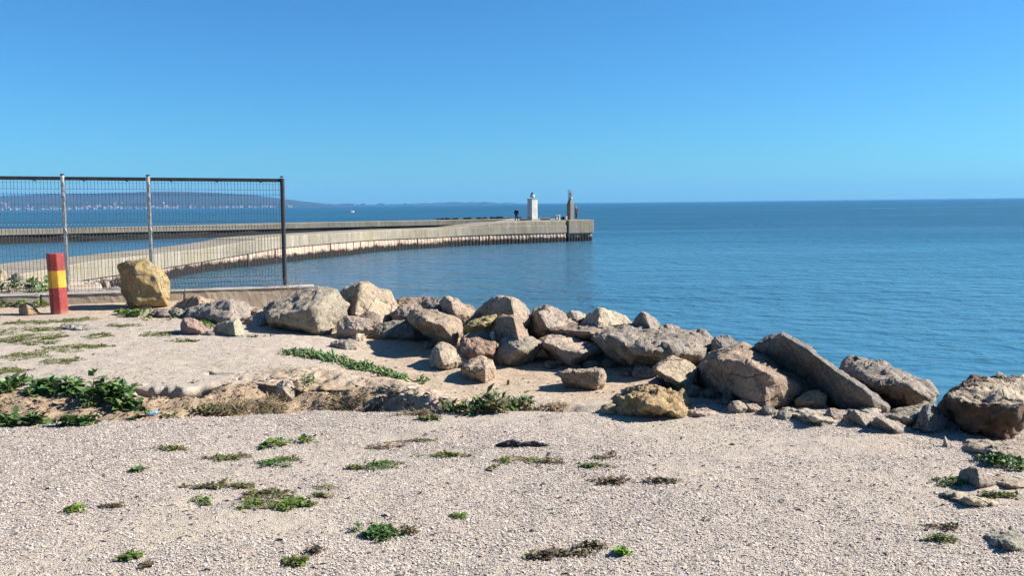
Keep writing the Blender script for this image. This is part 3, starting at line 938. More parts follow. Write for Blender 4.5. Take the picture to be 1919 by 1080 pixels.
rock('long pale slab sloping down with ridged dark upper edge', [(826,568),(834,558),(842,557),(858,564),(880,582),(900,594),(893,604),(878,609),(868,620),(848,606),(834,592)], (.42,.33,.25), near=[(850,590,-.2),(845,565,-.1)], D=10.3, T=.6)
rock('small brown chunk at the water behind the pale slab', [(868,572),(877,570),(889,579),(895,587),(884,590),(874,582)], BROWN, D=11.0, T=.3)
rock('large overhanging beige boulder with deep shadow beneath', [(762,593),(771,582),(786,579),(806,582),(844,594),(860,603),(868,626),(858,650),(840,645),(820,634),(790,622),(767,607)], (.38,.30,.225),
     near=[(800,603,-.35),(836,612,-.45),(850,640,-.30)], D=9.75, T=.8, ridge=(846,.35))
rock('large peaked boulder, left side dark, topmost of the middle group', [(891,586),(905,573),(924,560),(956,557),(972,565),(989,584),(993,604),(975,616),(940,612),(905,600)], (.40,.325,.25),
     near=[(958,558,-.12),(966,612,-.4)], D=10.0, T=.8, ridge=(964,.45))
rock('yellowish lichen slab bridging two boulders', [(869,616),(880,604),(902,596),(928,591),(931,600),(916,610),(890,614)], (.40,.33,.15), D=9.35, T=.35)
rock('upright wedge of brown stone with pink edge in the middle', [(916,611),(924,598),(942,592),(967,593),(978,610),(990,631),(962,640),(936,645),(921,624)], (.35,.26,.20), near=[(962,595,-.10),(972,638,-.28)], D=9.1, T=.5, ridge=(966,.3))
rock('dark boulder added for the shadow in the gap behind the upright wedge', [(893,628),(900,608),(925,600),(952,606),(958,640),(940,655),(905,650)], DARK, D=9.75, T=.5)  # added filler, its dark colour stands for the shadow in the gap
rock('dark boulder added for the deep shadow under the overhanging beige one', [(742,622),(752,604),(780,600),(802,612),(806,634),(775,640),(750,636)], DARK, D=10.5, T=.5)  # another added filler, dark tone paints the shade below the overhang
rock('small pinkish stone tucked under the lichen slab', [(869,635),(893,617),(907,611),(917,623),(920,640),(902,645),(880,642)], PINK, D=9.35, T=.35)
rock('tiny pale stone wedged beside the upright wedge', [(919,624),(925,621),(930,640),(922,644)], CREAM, D=9.1, T=.12)
rock('rough reddish boulder low behind the round grey one', [(856,653),(864,638),(893,635),(918,640),(934,646),(929,664),(911,672),(880,676),(862,666)], RED, D=8.75, T=.5, amp=.045)
rock('pale beige boulder casting a shadow on the sand', [(806,674),(812,655),(820,646),(831,642),(844,647),(865,662),(882,675),(868,684),(856,693),(827,690),(808,687)], (.47,.39,.30), near=[(824,664,-.06),(833,684,-.20)], T=.5)
rock('squat block boulder leaning against the pale beige one', [(864,690),(876,678),(902,668),(922,676),(929,691),(924,704),(909,716),(880,711),(869,705)], (.42,.33,.25), near=[(868,691,-.10),(910,690,-.20),(908,716,-.16)], T=.4, lean=.45, ridge=(910,.15))
rock('smooth rounded grey boulder in the middle of the row', [(927,675),(930,652),(945,635),(969,629),(995,633),(1014,642),(1017,650),(1003,670),(980,684),(951,688),(934,682)], (.31,.275,.22), near=[(972,656,-.30),(955,680,-.15)], T=.6, cuts=7, amp=.02)
rock('broad flat topped slab boulder with dark underside', [(1013,638),(1034,625),(1076,626),(1110,637),(1134,650),(1136,660),(1107,672),(1080,683),(1046,672),(1017,650)], (.41,.33,.265), near=[(1020,642,-.1),(1052,655,-.3),(1092,664,-.4),(1070,679,-.3)], D=8.75, T=.9, lean=1.0, ridge=(1092,.15))
rock('low trough shaped block alone on the sand', [(1050,699),(1076,694),(1127,691),(1134,695),(1134,716),(1120,729),(1089,732),(1062,722)], (.34,.28,.21), near=[(1053,700,-.10),(1124,697,-.14),(1119,728,-.12)], T=.35, lean=.25, cuts=3, ridge=(1122,.12))
rock('fractured pale boulder at the water with dark left flank', [(991,598),(1000,583),(1012,577),(1027,575),(1040,579),(1058,589),(1078,607),(1062,618),(1030,622),(1012,630),(992,626)], (.42,.35,.29), near=[(1010,588,-.05),(1026,616,-.3)], D=9.9, T=.7, amp=.045, ridge=(1024,.35))
rock('small upright pale boulder beside the fractured one', [(1062,590),(1070,583),(1084,584),(1098,591),(1094,602),(1080,611),(1068,600)], PALE, D=10.1, T=.35)
rock('cream topped boulder with one black face at the water', [(1084,608),(1099,592),(1123,582),(1148,586),(1169,594),(1184,606),(1164,614),(1120,616)], CREAM, near=[(1124,583,-.05),(1120,614,-.28)], D=9.7, T=.6, ridge=(1122,.4))
rock('flat brown slab below the cream topped boulder', [(1030,619),(1078,607),(1121,604),(1152,613),(1158,624),(1130,636),(1068,628)], (.34,.27,.21), D=9.2, T=.8, lean=.9)
rock('small dark boulder between the slab and the pyramid stone', [(1148,618),(1164,609),(1193,611),(1210,624),(1190,634),(1160,630)], DARK, D=9.3, T=.4)
rock('pyramid shaped grey boulder standing against the water', [(1184,608),(1195,594),(1203,586),(1213,588),(1228,600),(1236,612),(1236,632),(1210,634),(1188,622)], (.33,.29,.245), near=[(1206,588,-.08),(1226,630,-.22)], D=9.2, T=.5, ridge=(1222,.2))
rock('small pinkish rounded boulder next to the pyramid stone', [(1236,615),(1246,609),(1260,609),(1273,615),(1278,630),(1262,636),(1240,632)], PINK, D=9.1, T=.35)
rock('very long grey boulder lying across the row', [(1116,636),(1145,622),(1174,618),(1200,625),(1237,631),(1285,627),(1309,624),(1335,634),(1339,653),(1326,668),(1290,675),(1237,683),(1200,684),(1165,674),(1136,660)], (.31,.27,.23),
     near=[(1143,634,-.05),(1186,655,-.35),(1234,657,-.38),(1290,662,-.3)], D=8.3, T=.9, lean=.8, amp=.045, ridge=(1240,.2))
rock('grey boulder behind the end of the long boulder', [(1334,640),(1342,632),(1364,631),(1380,640),(1392,652),(1372,668),(1345,672),(1336,660)], GREY, D=8.3, T=.5)
rock('tilted yellow beige block propped on the dark stone', [(1225,690),(1237,680),(1261,669),(1285,677),(1306,687),(1300,704),(1297,726),(1285,730),(1249,711),(1228,699)], TAN, near=[(1230,694,-.12),(1262,712,-.2),(1293,727,-.14)], D=7.3, T=.45, lean=.8)
rock('small dark stone on the sand under the long boulder', [(1186,697),(1198,689),(1215,688),(1226,700),(1221,712),(1200,711),(1188,708)], (.26,.23,.21), T=.2)
rock('dark stone below the tilted beige block', [(1217,717),(1229,708),(1244,711),(1250,726),(1235,732),(1221,726)], DARK, T=.3)
rock('huge pinkish brown boulder with facets, nearest the gravel', [(1305,698),(1330,673),(1350,661),(1367,655),(1390,650),(1412,660),(1440,679),(1475,705),(1510,727),(1519,742),(1513,758),(1487,764),(1440,768),(1390,752),(1340,735),(1313,721)], (.36,.27,.205),
     near=[(1345,672,-.12),(1400,680,-.30),(1440,700,-.42),(1434,764,-.38),(1390,740,-.30)], D=6.75, T=1.0, lean=.7, step=.022, ridge=(1440,.5))
rock('small orange chunk at the foot of the huge boulder', [(1490,752),(1505,738),(1520,733),(1535,733),(1548,742),(1547,758),(1517,764),(1494,762)], ORANGE, D=6.6, T=.25)
rock('great dark slab leaning up to a point by the water', [(1410,660),(1437,640),(1467,628),(1500,645),(1557,688),(1613,726),(1667,762),(1660,772),(1590,777),(1557,768),(1530,745),(1450,688)], (.215,.20,.185),
     near=[(1468,630,-.12),(1520,661,-.30),(1565,695,-.42),(1615,729,-.52),(1658,765,-.55),(1590,777,-.30)], D=6.95, T=.7, ridge=(1640,.55), lean=.2, amp=.024)
h1 = rock('humped grey boulder with a small horn on top', [(1573,694),(1580,684),(1590,673),(1603,674),(1615,684),(1640,680),(1677,695),(1727,715),(1745,728),(1748,753),(1725,762),(1680,770),(1640,757),(1600,720)], (.29,.26,.225), D=7.2, T=.8,
     near=[(1640,722,-.25),(1700,722,-.40),(1735,745,-.35)], amp=.05, cuts=3, ridge=(1735,.45))
rock('pale flat stone under the great dark slab', [(1607,769),(1620,763),(1637,763),(1650,770),(1643,782),(1612,778)], PALE, T=.3, push=.15)
rock('low pale slab at the foot of the humped boulder', [(1647,780),(1690,765),(1733,757),(1750,760),(1742,775),(1727,795),(1705,803),(1675,792)], (.37,.32,.26), T=.7, lean=1.1)
rock('dark pointed bluish stone beside the brown boulder', [(1712,802),(1722,778),(1732,762),(1744,757),(1756,768),(1768,782),(1773,795),(1768,810),(1735,812)], (.20,.195,.195), near=[(1737,775,-.12),(1740,808,-.14)], T=.4)
rock('dark faced stone half sunk in the gravel', [(1582,789),(1592,776),(1602,769),(1618,776),(1632,784),(1632,800),(1605,799),(1586,797)], (.34,.30,.25), near=[(1604,772,-.05),(1624,800,-.12)], T=.3, sink=.1, ridge=(1606,.15))
rock('low sloping stone beside the dark faced one', [(1632,797),(1643,782),(1662,786),(1684,795),(1706,806),(1705,813),(1665,808),(1637,803)], (.36,.31,.26), near=[(1645,784,-.04),(1680,808,-.1)], T=.35, sink=.1, ridge=(1648,.1))
rock('wide pale slab bedded flat at the gravel edge', [(1440,772),(1465,764),(1493,760),(1533,763),(1565,771),(1589,782),(1583,797),(1545,794),(1500,786)], (.48,.42,.34), T=.7, lean=1.2, sink=.12)
rock('small dark cobble on the pale bedded slab', [(1493,781),(1500,775),(1512,775),(1520,780),(1520,788),(1502,787)], DARK, T=.12)
rock('pink angular stone under the huge boulder', [(1387,754),(1393,750),(1412,755),(1428,762),(1430,770),(1416,776),(1398,775)], PINK, D=6.4, T=.25)
rock('flat pale pink stone at the gravel edge below the boulders', [(1272,774),(1285,766),(1300,762),(1323,760),(1345,767),(1354,775),(1330,783),(1290,783)], (.46,.37,.31), T=.35, lean=.9)
rock('ragged yellowish ledge of cemented shell at the gravel edge', [(1157,754),(1174,738),(1200,734),(1225,732),(1255,733),(1274,738),(1290,752),(1286,770),(1255,780),(1220,783),(1166,781)], (.40,.29,.155), near=[(1180,742,-.05),(1220,758,-.22),(1265,775,-.15),(1195,762,-.1)], T=.5, lean=.9, amp=.085, name='ledge', group=None)
rock('small squared lump beside the yellowish ledge', [(1126,763),(1138,757),(1152,758),(1156,772),(1154,780),(1128,780)], (.31,.25,.15), T=.15, amp=.05)
o36 = rock('massive boulder, pale above and dark brown on its fractured face', [(1762,762),(1780,742),(1805,724),(1827,712),(1853,710),(1917,710),(1948,727),(1955,773),(1915,803),(1882,831),(1845,825),(1800,799),(1767,775)], (.43,.365,.275),
     near=[(1782,745,-.10),(1850,749,-.34),(1915,753,-.40),(1800,790,-.1),(1880,826,-.2)], D=5.85, T=1.0, lean=.8, amp=.055, step=.02, ridge=(1850,.3))
rock('low rock ledge in front of the massive brown boulder', [(1800,836),(1815,827),(1840,827),(1880,832),(1930,838),(1960,850),(1950,868),(1900,858),(1845,848),(1812,847)], (.37,.32,.25), T=.5, lean=.9)
rock('squat dark stone with a pale side among the verge weeds', [(1797,892),(1806,880),(1820,876),(1834,880),(1850,893),(1866,908),(1850,914),(1822,906),(1803,902)], (.31,.265,.22), near=[(1831,879,-.03),(1834,908,-.10)], T=.2, sink=.05, ridge=(1833,.12))
rock('flat thin slab beside the squat dark stone', [(1850,900),(1870,893),(1900,896),(1940,905),(1940,918),(1890,914),(1860,910)], (.43,.36,.28), T=.25, lean=.9)
rock('long flat slab bedded in the gravel by the verge', [(1722,926),(1760,919),(1800,919),(1850,929),(1893,942),(1895,950),(1850,951),(1790,941)], (.47,.41,.30), T=.3, lean=1.2, sink=.08)
rock('greyish green flat stone nearly buried in the gravel', [(1838,1003),(1860,995),(1895,993),(1930,1000),(1945,1020),(1925,1036),(1880,1032),(1848,1022)], (.35,.34,.28), T=.25, lean=1.1, sink=.08)
# group by the wall
rock('brown stone with cream side against the wall foot', [(327,577),(344,562),(357,557),(374,556),(401,565),(395,574),(370,582),(340,582)], (.36,.28,.20), near=[(372,557,-.03),(374,582,-.2)], D=12.3, T=.5, ridge=(373,.2))
rock('long dark grey boulder with pale end near the wall', [(327,604),(344,582),(380,570),(410,565),(432,563),(455,569),(466,581),(465,594),(451,606),(431,603),(376,602)], (.34,.30,.26), near=[(432,565,-.12),(432,603,-.32),(375,590,-.12)], D=11.3, T=.7, ridge=(432,.35))
rock('rounded pink stone in front of the green weeds', [(339,607),(344,598),(357,597),(378,604),(384,614),(382,627),(341,629)], (.46,.33,.27), near=[(352,612,-.08),(375,620,-.08)], T=.25)
rock('tiny grey pebble stone beside the pink stone', [(383,625),(387,620),(396,620),(402,625),(400,630),(386,629)], GREY, T=.08, name='stone')
rock('pale angular stone with bright cut side', [(397,620),(408,608),(436,601),(445,599),(455,612),(457,630),(434,630),(405,624)], (.44,.40,.30), near=[(437,603,-.05),(441,629,-.14)], T=.3, ridge=(438,.12))
rock('grey stone in the gap before the big block boulder', [(464,598),(476,590),(500,582),(508,600),(507,614),(489,624),(463,622)], (.33,.31,.27), D=11.0, T=.5)
rock('thin pinkish slab behind the gap stone', [(468,582),(480,578),(496,577),(505,586),(490,594),(474,592)], PINK, D=11.6, T=.3)
rock('small tan stone at the left foot of the standing stone', [(261,575),(270,570),(280,572),(284,579),(272,582)], TAN, T=.12, name='stone', push=.1)
rock('dark flat stone among weeds below the standing stone', [(282,590),(290,581),(308,579),(326,584),(330,592),(312,597),(294,596)], (.25,.21,.19), T=.3)
rock('grey rounded stone next to the weeds by the standing stone', [(316,584),(326,577),(340,580),(348,586),(343,596),(320,597)], GREY, T=.25)
stand = rock('yellow lichened standing stone on end before the fence', [(222,500),(229,494),(249,495),(262,492),(274,487),(289,502),(307,512),(319,533),(319,546),(312,575),(281,578),(246,574),(239,563),(236,548),(225,524)], (.40,.315,.165),
     near=[(252,501,-.20),(256,540,-.26),(258,572,-.26),(305,558,-.20),(292,520,-.20)], T=.42, lean=-.05, mat='lichen_rock', name='standing_stone', cat='stone', group=None, cuts=2, ridge=(262,.25))
rock('chipped orange stone lying beside the bollard', [(36,578),(41,571),(54,569),(66,577),(75,588),(56,592),(38,589)], ORANGE, near=[(50,572,-.05),(53,590,-.08)], T=.15, name='stone', group=None)
rock('low flat grey stone on the path before the bollard', [(113,614),(120,605),(150,607),(186,615),(170,621),(131,621)], (.32,.31,.28), T=.2, name='stone', lean=.8, group=None)
rock('thin flat block on the sand below the big grey block', [(618,645),(632,638),(655,637),(668,640),(668,653),(645,656),(630,652)], (.36,.33,.28), near=[(645,642,-.04),(647,656,-.06)], T=.2, name='stone', group=None)
rock('broken stone with black side in the eroded hollow', [(507,735),(513,721),(530,716),(545,715),(556,733),(551,752),(530,752),(513,742)], (.45,.38,.31), near=[(530,730,-.05),(546,748,-.08)], T=.16, name='stone', group=None, ridge=(535,.1))
# rubble beyond the wall
beyond = 'stones beyond the fence wall'
for lab, pts, colr, D in (
    ('large tan boulder beyond the fence at the frame edge', [(-60,545),(-40,518),(-8,505),(6,507),(19,520),(16,534),(-10,546)], TAN, 18.2),
    ('dark stone beyond the fence next to the large tan boulder', [(17,532),(24,516),(31,512),(40,522),(54,530),(40,537),(22,537)], DARK, 18.0),
    ('pointed pink stone beyond the fence', [(55,533),(58,524),(63,517),(70,530),(72,537),(62,539)], PINK, 17.6),
    ('grey block beyond the fence behind the bollard', [(81,523),(88,516),(98,520),(104,526),(92,531)], GREY, 19),
    ('dark wedge stone beyond the fence near the bollard', [(84,540),(90,529),(101,526),(106,538),(98,544)], BROWN, 17.4),
    ('orange flat stone beyond the fence above the weeds', [(12,541),(28,534),(52,536),(56,544),(32,548)], ORANGE, 17.2),
    ('pale flat stone beyond the fence between bollard and standing stone', [(150,543),(160,531),(178,529),(190,536),(186,546),(164,548)], PALE, 17.5),
    ('small upright stone beyond the fence near the mole', [(192,535),(196,527),(204,528),(207,537),(200,542)], BEIGE, 17.8),
    ('grey low stone beyond the fence by the standing stone', [(180,548),(196,541),(216,537),(232,544),(226,550),(200,551)], GREY, 16.5),
    ('broad grey stone beyond the fence just past the bollard', [(124,545),(136,538),(148,540),(152,548),(138,552)], GREY, 16.8)):
    rock(lab, pts, colr, D=D, T=.6, group=beyond, name='stone', sink=.25)
wr = random.Random(8)
for px, py in ((735,606),(765,624),(905,652),(985,648),(1008,628),(1030,690),(1052,684),(1080,694),(1108,690),(1140,688),(1160,682),(1176,704),(1204,700),(1312,706),(1296,740),(1330,744),(1365,758),(1382,770),(1440,776),(1562,786),(1600,782),(1655,800),(1345,668),(1215,672),(860,672),(800,652),(1470,784),(1540,798)):
    w = wr.uniform(10, 19); h = w * wr.uniform(.6, .9)
    pp = [(px + w * math.cos(a) * wr.uniform(.8, 1.1), py - h * .5 + h * math.sin(a) * wr.uniform(.8, 1.1)) for a in [k * math.pi / 4 + .2 for k in range(8)]]
    cc = wr.choice((GREY, BEIGE, DARK, PINK, BROWN))
    rock('small broken stone wedged in a gap at the foot of the boulders', pp, cc, group='small stones wedged between the boulders', name='stone', T=.14)
# the brown fracture face of the massive boulder
brown = simple('brown_fracture', (0.085, 0.052, 0.034), 0.9, 0.75, 9, 1.0)
me = o36.data; me.materials.append(brown)
zr = P(1850, 751, 5.85).z - o36.location.z
for p in me.polygons:
    c = p.center
    if p.normal.y < 0.35 and c.z < zr - 0.03 * c.x + 0.03 * mnoise.noise(Vector(c) * 9): p.material_index = 1

# ------------------------------------------------------------------ wall, fence, bollard
wl0, wl1 = Vector((-16.0, 12.0, 0)), Vector((-3.52, 14.0, 0))
pA = P(20, 553, 12.85); pB = P(555, 537, 14.2)
wd = Vector((pB.x - pA.x, pB.y - pA.y, 0)).normalized()
start = Vector((pA.x, pA.y, 0)) - wd * 6.5
WSL = (pA.z - pB.z) / (Vector((pB.x, pB.y, 0)) - Vector((pA.x, pA.y, 0))).length
WZ = pA.z + 6.5 * WSL
Lw = (Vector((pB.x, pB.y, 0)) - start).length
wall = empty('low_wall', (start.x, start.y, 0), 'low rough concrete wall carrying the mesh fence', 'wall', rz=math.atan2(wd.y, wd.x))
wall.rotation_euler = (0, math.atan(WSL), math.atan2(wd.y, wd.x))
def wall_piece(name, x0, x1, z0, z1, d0, d1, mat, seed):
    bm = bmesh.new()
    box(bm, x0, x1, d0, d1, z0, z1, 0.018)
    long = [e for e in bm.edges if e.calc_length() > 0.12]
    for _ in range(6):
        long = [e for e in bm.edges if e.calc_length() > 0.12]
        if not long: break
        bmesh.ops.subdivide_edges(bm, edges=long, cuts=1, use_grid_fill=True)
    bmesh.ops.triangulate(bm, faces=bm.faces[:])
    bm.normal_update()
    for v in bm.verts: v.co += v.normal * 0.014 * (mnoise.noise(v.co * 2.5 + Vector((seed, 0, 0))) + 0.5 * mnoise.noise(v.co * 11))
    return from_bm(name, bm, mat, wall, smooth=False)
cuts_w = [0, 3.4, 6.9, 8.95, 11.0, Lw]
for k, (a, b) in enumerate(zip(cuts_w[:-1], cuts_w[1:])):
    wall_piece('wall_section', a, b - 0.012, -0.6, WZ - 0.035, 0.0, 0.24, M['wall_concrete'], k * 7.1)
    wall_piece('coping', a, b - 0.008, WZ - 0.033, WZ, -0.012, 0.252, M['wall_top'], k * 3.3)

fence = empty('mesh_fence', (start.x, start.y, WZ), 'dark welded mesh fence with steel posts and top rail on the low wall', 'fence', rz=math.atan2(wd.y, wd.x))
fence.rotation_euler = (0, math.atan(WSL), math.atan2(wd.y, wd.x))
def along(px, py):
    """distance along the wall for a pixel column"""
    d = ray(px, py)
    # intersect in plan with the wall centre line
    n = Vector((-wd.y, wd.x, 0))
    s0 = start + n * 0.12
    t = s0.dot(n) / Vector((d.x, d.y, 0)).dot(n)
    return (Vector((d.x * t, d.y * t, 0)) - s0).dot(wd)
posts = [along(121, 440), along(280, 430), along(530, 430)]
posts = [posts[0] - 4.5, posts[0] - 2.25] + posts
H = 1.795
for k, s in enumerate(posts):
    bm = bmesh.new()
    last = k == len(posts) - 1
    tube(bm, [(s, .12, -0.01), (s, .12, H + (0.0 if last else 0.02))], 0.036 if last else 0.029, 10)
    p = from_bm('post', bm, M['galv'] if not last else M['rail'], fence, smooth=False)
    bm = bmesh.new(); box(bm, s - .07, s + .07, .05, .19, 0.001, 0.014, 0.004)
    q = from_bm('base_plate', bm, M['galv'], p)
    bm = bmesh.new(); lathe(bm, [(0.04 if last else .032, H + .015), (.03, H + .035), (.012, H + .04)], 10, (s, .12))
    from_bm('post_cap', bm, M['rail'], p)
for a, b in zip(posts[:-1], posts[1:]):
    bm = bmesh.new(); box(bm, a + .034, b - .034, .10, .14, H - .06, H - .005, 0.006)
    rl = from_bm('top_rail', bm, M['rail'], fence)
    n_c = max(2, int((b - a) / 0.6))
    for j in range(n_c):
        s = a + (j + .5) / n_c * (b - a)
        bm = bmesh.new(); box(bm, s - .015, s + .015, .08, .10 - .002, H - .075, H - .02)
        from_bm('clip', bm, M['rail'], rl)
    bm = bmesh.new()
    s = a + .045
    vbend = [(0.02, 0), (0.10, 0), (.14, -.03), (.18, 0), (.62, 0), (1.00, 0), (1.04, -.03), (1.08, 0), (1.52, 0), (1.56, -.03), (1.60, 0), (H - .06, 0)]
    fr2 = random.Random(int(a * 100))
    while s < b - .04:
        j = fr2.gauss(0, .0025)
        tube(bm, [(s + j * (z * .6), .085 + y, z) for z, y in vbend], .0034, 4, False)
        s += .05
    for z, rw in ((.04, .003), (.10, .0026), (.18, .0026), (.38, .0013), (.58, .0013), (.78, .0013), (1.00, .0026), (1.08, .0026), (1.22, .0013), (1.37, .0013), (1.52, .0026), (1.60, .0026), (1.70, .0013)):
        tube(bm, [(a + .035, .080, z), (b - .035, .080, z)], rw, 4, False)
    wmesh = from_bm('wire_panel', bm, M['wire'], fence); wmesh['kind'] = 'stuff'

# bollard
bp = G(112, 588)
bol = empty('bollard', bp, 'red concrete bollard with a yellow band', 'bollard')
bol.rotation_euler = (R(-0.5), R(-1.2), 0)
rb = 0.117 * bp.y / 12.2; hb = 114 / FPX * bp.y
def oct_piece(name, z0, z1, r, mat, top=False):
    bm = bmesh.new()
    prof = [(r, z0)] + ([(r, z1 - .012), (r - .012, z1)] if top else [(r, z1)])
    lathe(bm, prof, 8, ph=R(-10))
    bmesh.ops.bevel(bm, geom=[e for e in bm.edges if abs(e.verts[0].co.z - e.verts[1].co.z) > .05], offset=.007, segments=1, affect='EDGES')
    for _ in range(3):
        es = [e for e in bm.edges if e.calc_length() > .05]
        if es: bmesh.ops.subdivide_edges(bm, edges=es, cuts=1, use_grid_fill=True)
    bm.normal_update()
    for v in bm.verts:
        d = 0.002 * mnoise.noise(v.co * 7) + .0008 * mnoise.noise(v.co * 30)
        v.co.x *= 1 + d / r; v.co.y *= 1 + d / r
    return from_bm(name, bm, mat, bol)
oct_piece('lower_shaft', -.1, hb * .435, rb, M['red'])
oct_piece('yellow_band', hb * .435 + .001, hb * .715, rb * 1.004, M['yellow'])
oct_piece('upper_shaft', hb * .715 + .001, hb, rb, M['red'], True)

# ------------------------------------------------------------------ beacons, people and small things on the mole head
zdeck = zt
bw = P(998, 410, 121.0)
beacon = empty('beacon', (bw.x, bw.y, bw.z), 'white square beacon tower with a small lamp on top', 'beacon', rz=R(-52))
bm = bmesh.new(); box(bm, -.54, .54, -.54, .54, -0.3, 2.72, .04)
for v in bm.verts:
    if v.co.z > 1: v.co.x *= .93; v.co.y *= .93
from_bm('tower', bm, M['white'], beacon)
bm = bmesh.new(); box(bm, -.555, .555, -.555, .555, 2.722, 2.80, .02); from_bm('tower_cap', bm, M['concrete_plain'], beacon)
bm = bmesh.new(); lathe(bm, [(.10, 2.802), (.08, 3.0), (.34, 3.04), (.36, 3.2), (.30, 3.38)], 14); lp = from_bm('lamp_base', bm, M['white'], beacon)
bm = bmesh.new(); lathe(bm, [(.17, 3.382), (.19, 3.52), (.17, 3.66), (.06, 3.74)], 12); from_bm('lamp', bm, M['lamp_glass'], lp)
bm = bmesh.new(); box(bm, -1.5, 1.3, -1.2, 1.2, -.30, -.001, .03); from_bm('plinth', bm, M['concrete_plain'], beacon)
s_ = P(1020, 410, 121.0)
bm = bmesh.new(); box(bm, -.85, .85, -.8, .8, -.4, .12, .03)
o = from_bm('step_block', bm, M['concrete_plain'], None, (s_.x, s_.y, s_.z)); tag(o, 'low concrete step block beside the white beacon', 'block')

lw = P(1069, 412, 113.6)
lant = empty('light_pillar', (lw.x, lw.y, lw.z), 'weathered dark concrete pillar with a caged lantern on top', 'light', rz=R(-52))
bm = bmesh.new()
lathe(bm, [(.50, -.3), (.50, 2.0), (.47, 2.2), (.30, 2.62), (.27, 2.80)], 4, ph=R(45))
bmesh.ops.bevel(bm, geom=bm.edges[:], offset=.05, segments=2, affect='EDGES')
M['dark_concrete'] = concrete_mat('dark_weathered_concrete', (0.20, 0.18, 0.14))
from_bm('pillar', bm, M['dark_concrete'], lant)
bm = bmesh.new(); lathe(bm, [(.28, 2.802), (.29, 2.9), (.27, 2.98)], 12); from_bm('collar', bm, M['white'], lant)
cage = bpy.data.objects.new('lantern_cage', None); COL.objects.link(cage); cage.parent = lant
bm = bmesh.new()
for z in (3.0, 3.3, 3.62, 3.92):
    tube(bm, [(.29 * math.cos(t * math.pi / 8), .29 * math.sin(t * math.pi / 8), z) for t in range(17)], .022, 5, False)
cr1 = from_bm('hoop', bm, M['galv'], cage); cr1['kind'] = 'stuff'
for k in range(8):
    a = k * math.pi / 4
    bm = bmesh.new(); tube(bm, [(.29 * math.cos(a), .29 * math.sin(a), 2.97), (.29 * math.cos(a), .29 * math.sin(a), 3.93)], .022, 5)
    from_bm('bar', bm, M['galv'], cage)
bm = bmesh.new(); lathe(bm, [(.06, 2.985), (.06, 3.1), (.13, 3.14), (.14, 3.5), (.08, 3.62)], 12); from_bm('lantern', bm, M['lamp_glass'], lant)

for k, (px, py) in enumerate(((1042.5, 411.5), (1047, 413))):
    q = P(px, py, 112.4 + 2.5 * (1 - k))
    bm = bmesh.new(); lathe(bm, [(.15, -.2), (.15, .42), (.20, .46), (.20, .56), (.14, .60)], 12)
    o = from_bm('mooring_post', bm, M['white'], None, q); tag(o, ('shorter', 'taller')[k] + ' white mooring post on the mole head', 'mooring post', 'mooring posts on the mole head')
    if k: o.scale = (1, 1, 1.15)
q = P(1055.5, 412, 113.2)
bm = bmesh.new()
box(bm, -.28, .28, -.2, .2, -.05, .32, .06); box(bm, -.10, .45, -.15, .15, .15, .44, .06)
o = from_bm('tackle_bag', bm, M['black'], None, q); tag(o, 'black bag set down beside the dark pillar', 'bag')
q = P(1060.3, 411.5, 113.0)
bm = bmesh.new(); lathe(bm, [(.16, -.02), (.20, .42), (.21, .44), (.14, .45)], 12)
o = from_bm('bucket', bm, M['white'], None, q); tag(o, 'white bucket at the foot of the dark pillar', 'bucket')

def skin_mesh(name, verts, edges, radii, mat, parent, sub=2):
    me = bpy.data.meshes.new(name + '_cage'); me.from_pydata(verts, edges, [])
    ob = bpy.data.objects.new(name + '_cage', me); COL.objects.link(ob)
    md = ob.modifiers.new('skin', 'SKIN'); md.use_smooth_shade = True
    for i, r in enumerate(radii):
        s = me.skin_vertices[0].data[i]; s.radius = r if isinstance(r, tuple) else (r, r); s.use_root = (i == 0)
    ob.modifiers.new('sub', 'SUBSURF').levels = sub
    dg = bpy.context.evaluated_depsgraph_get()
    m2 = bpy.data.meshes.new_from_object(ob.evaluated_get(dg))
    bpy.data.objects.remove(ob)
    m2.name = name
    m2.materials.clear(); m2.materials.append(mat)
    return link(name, m2, None, parent)

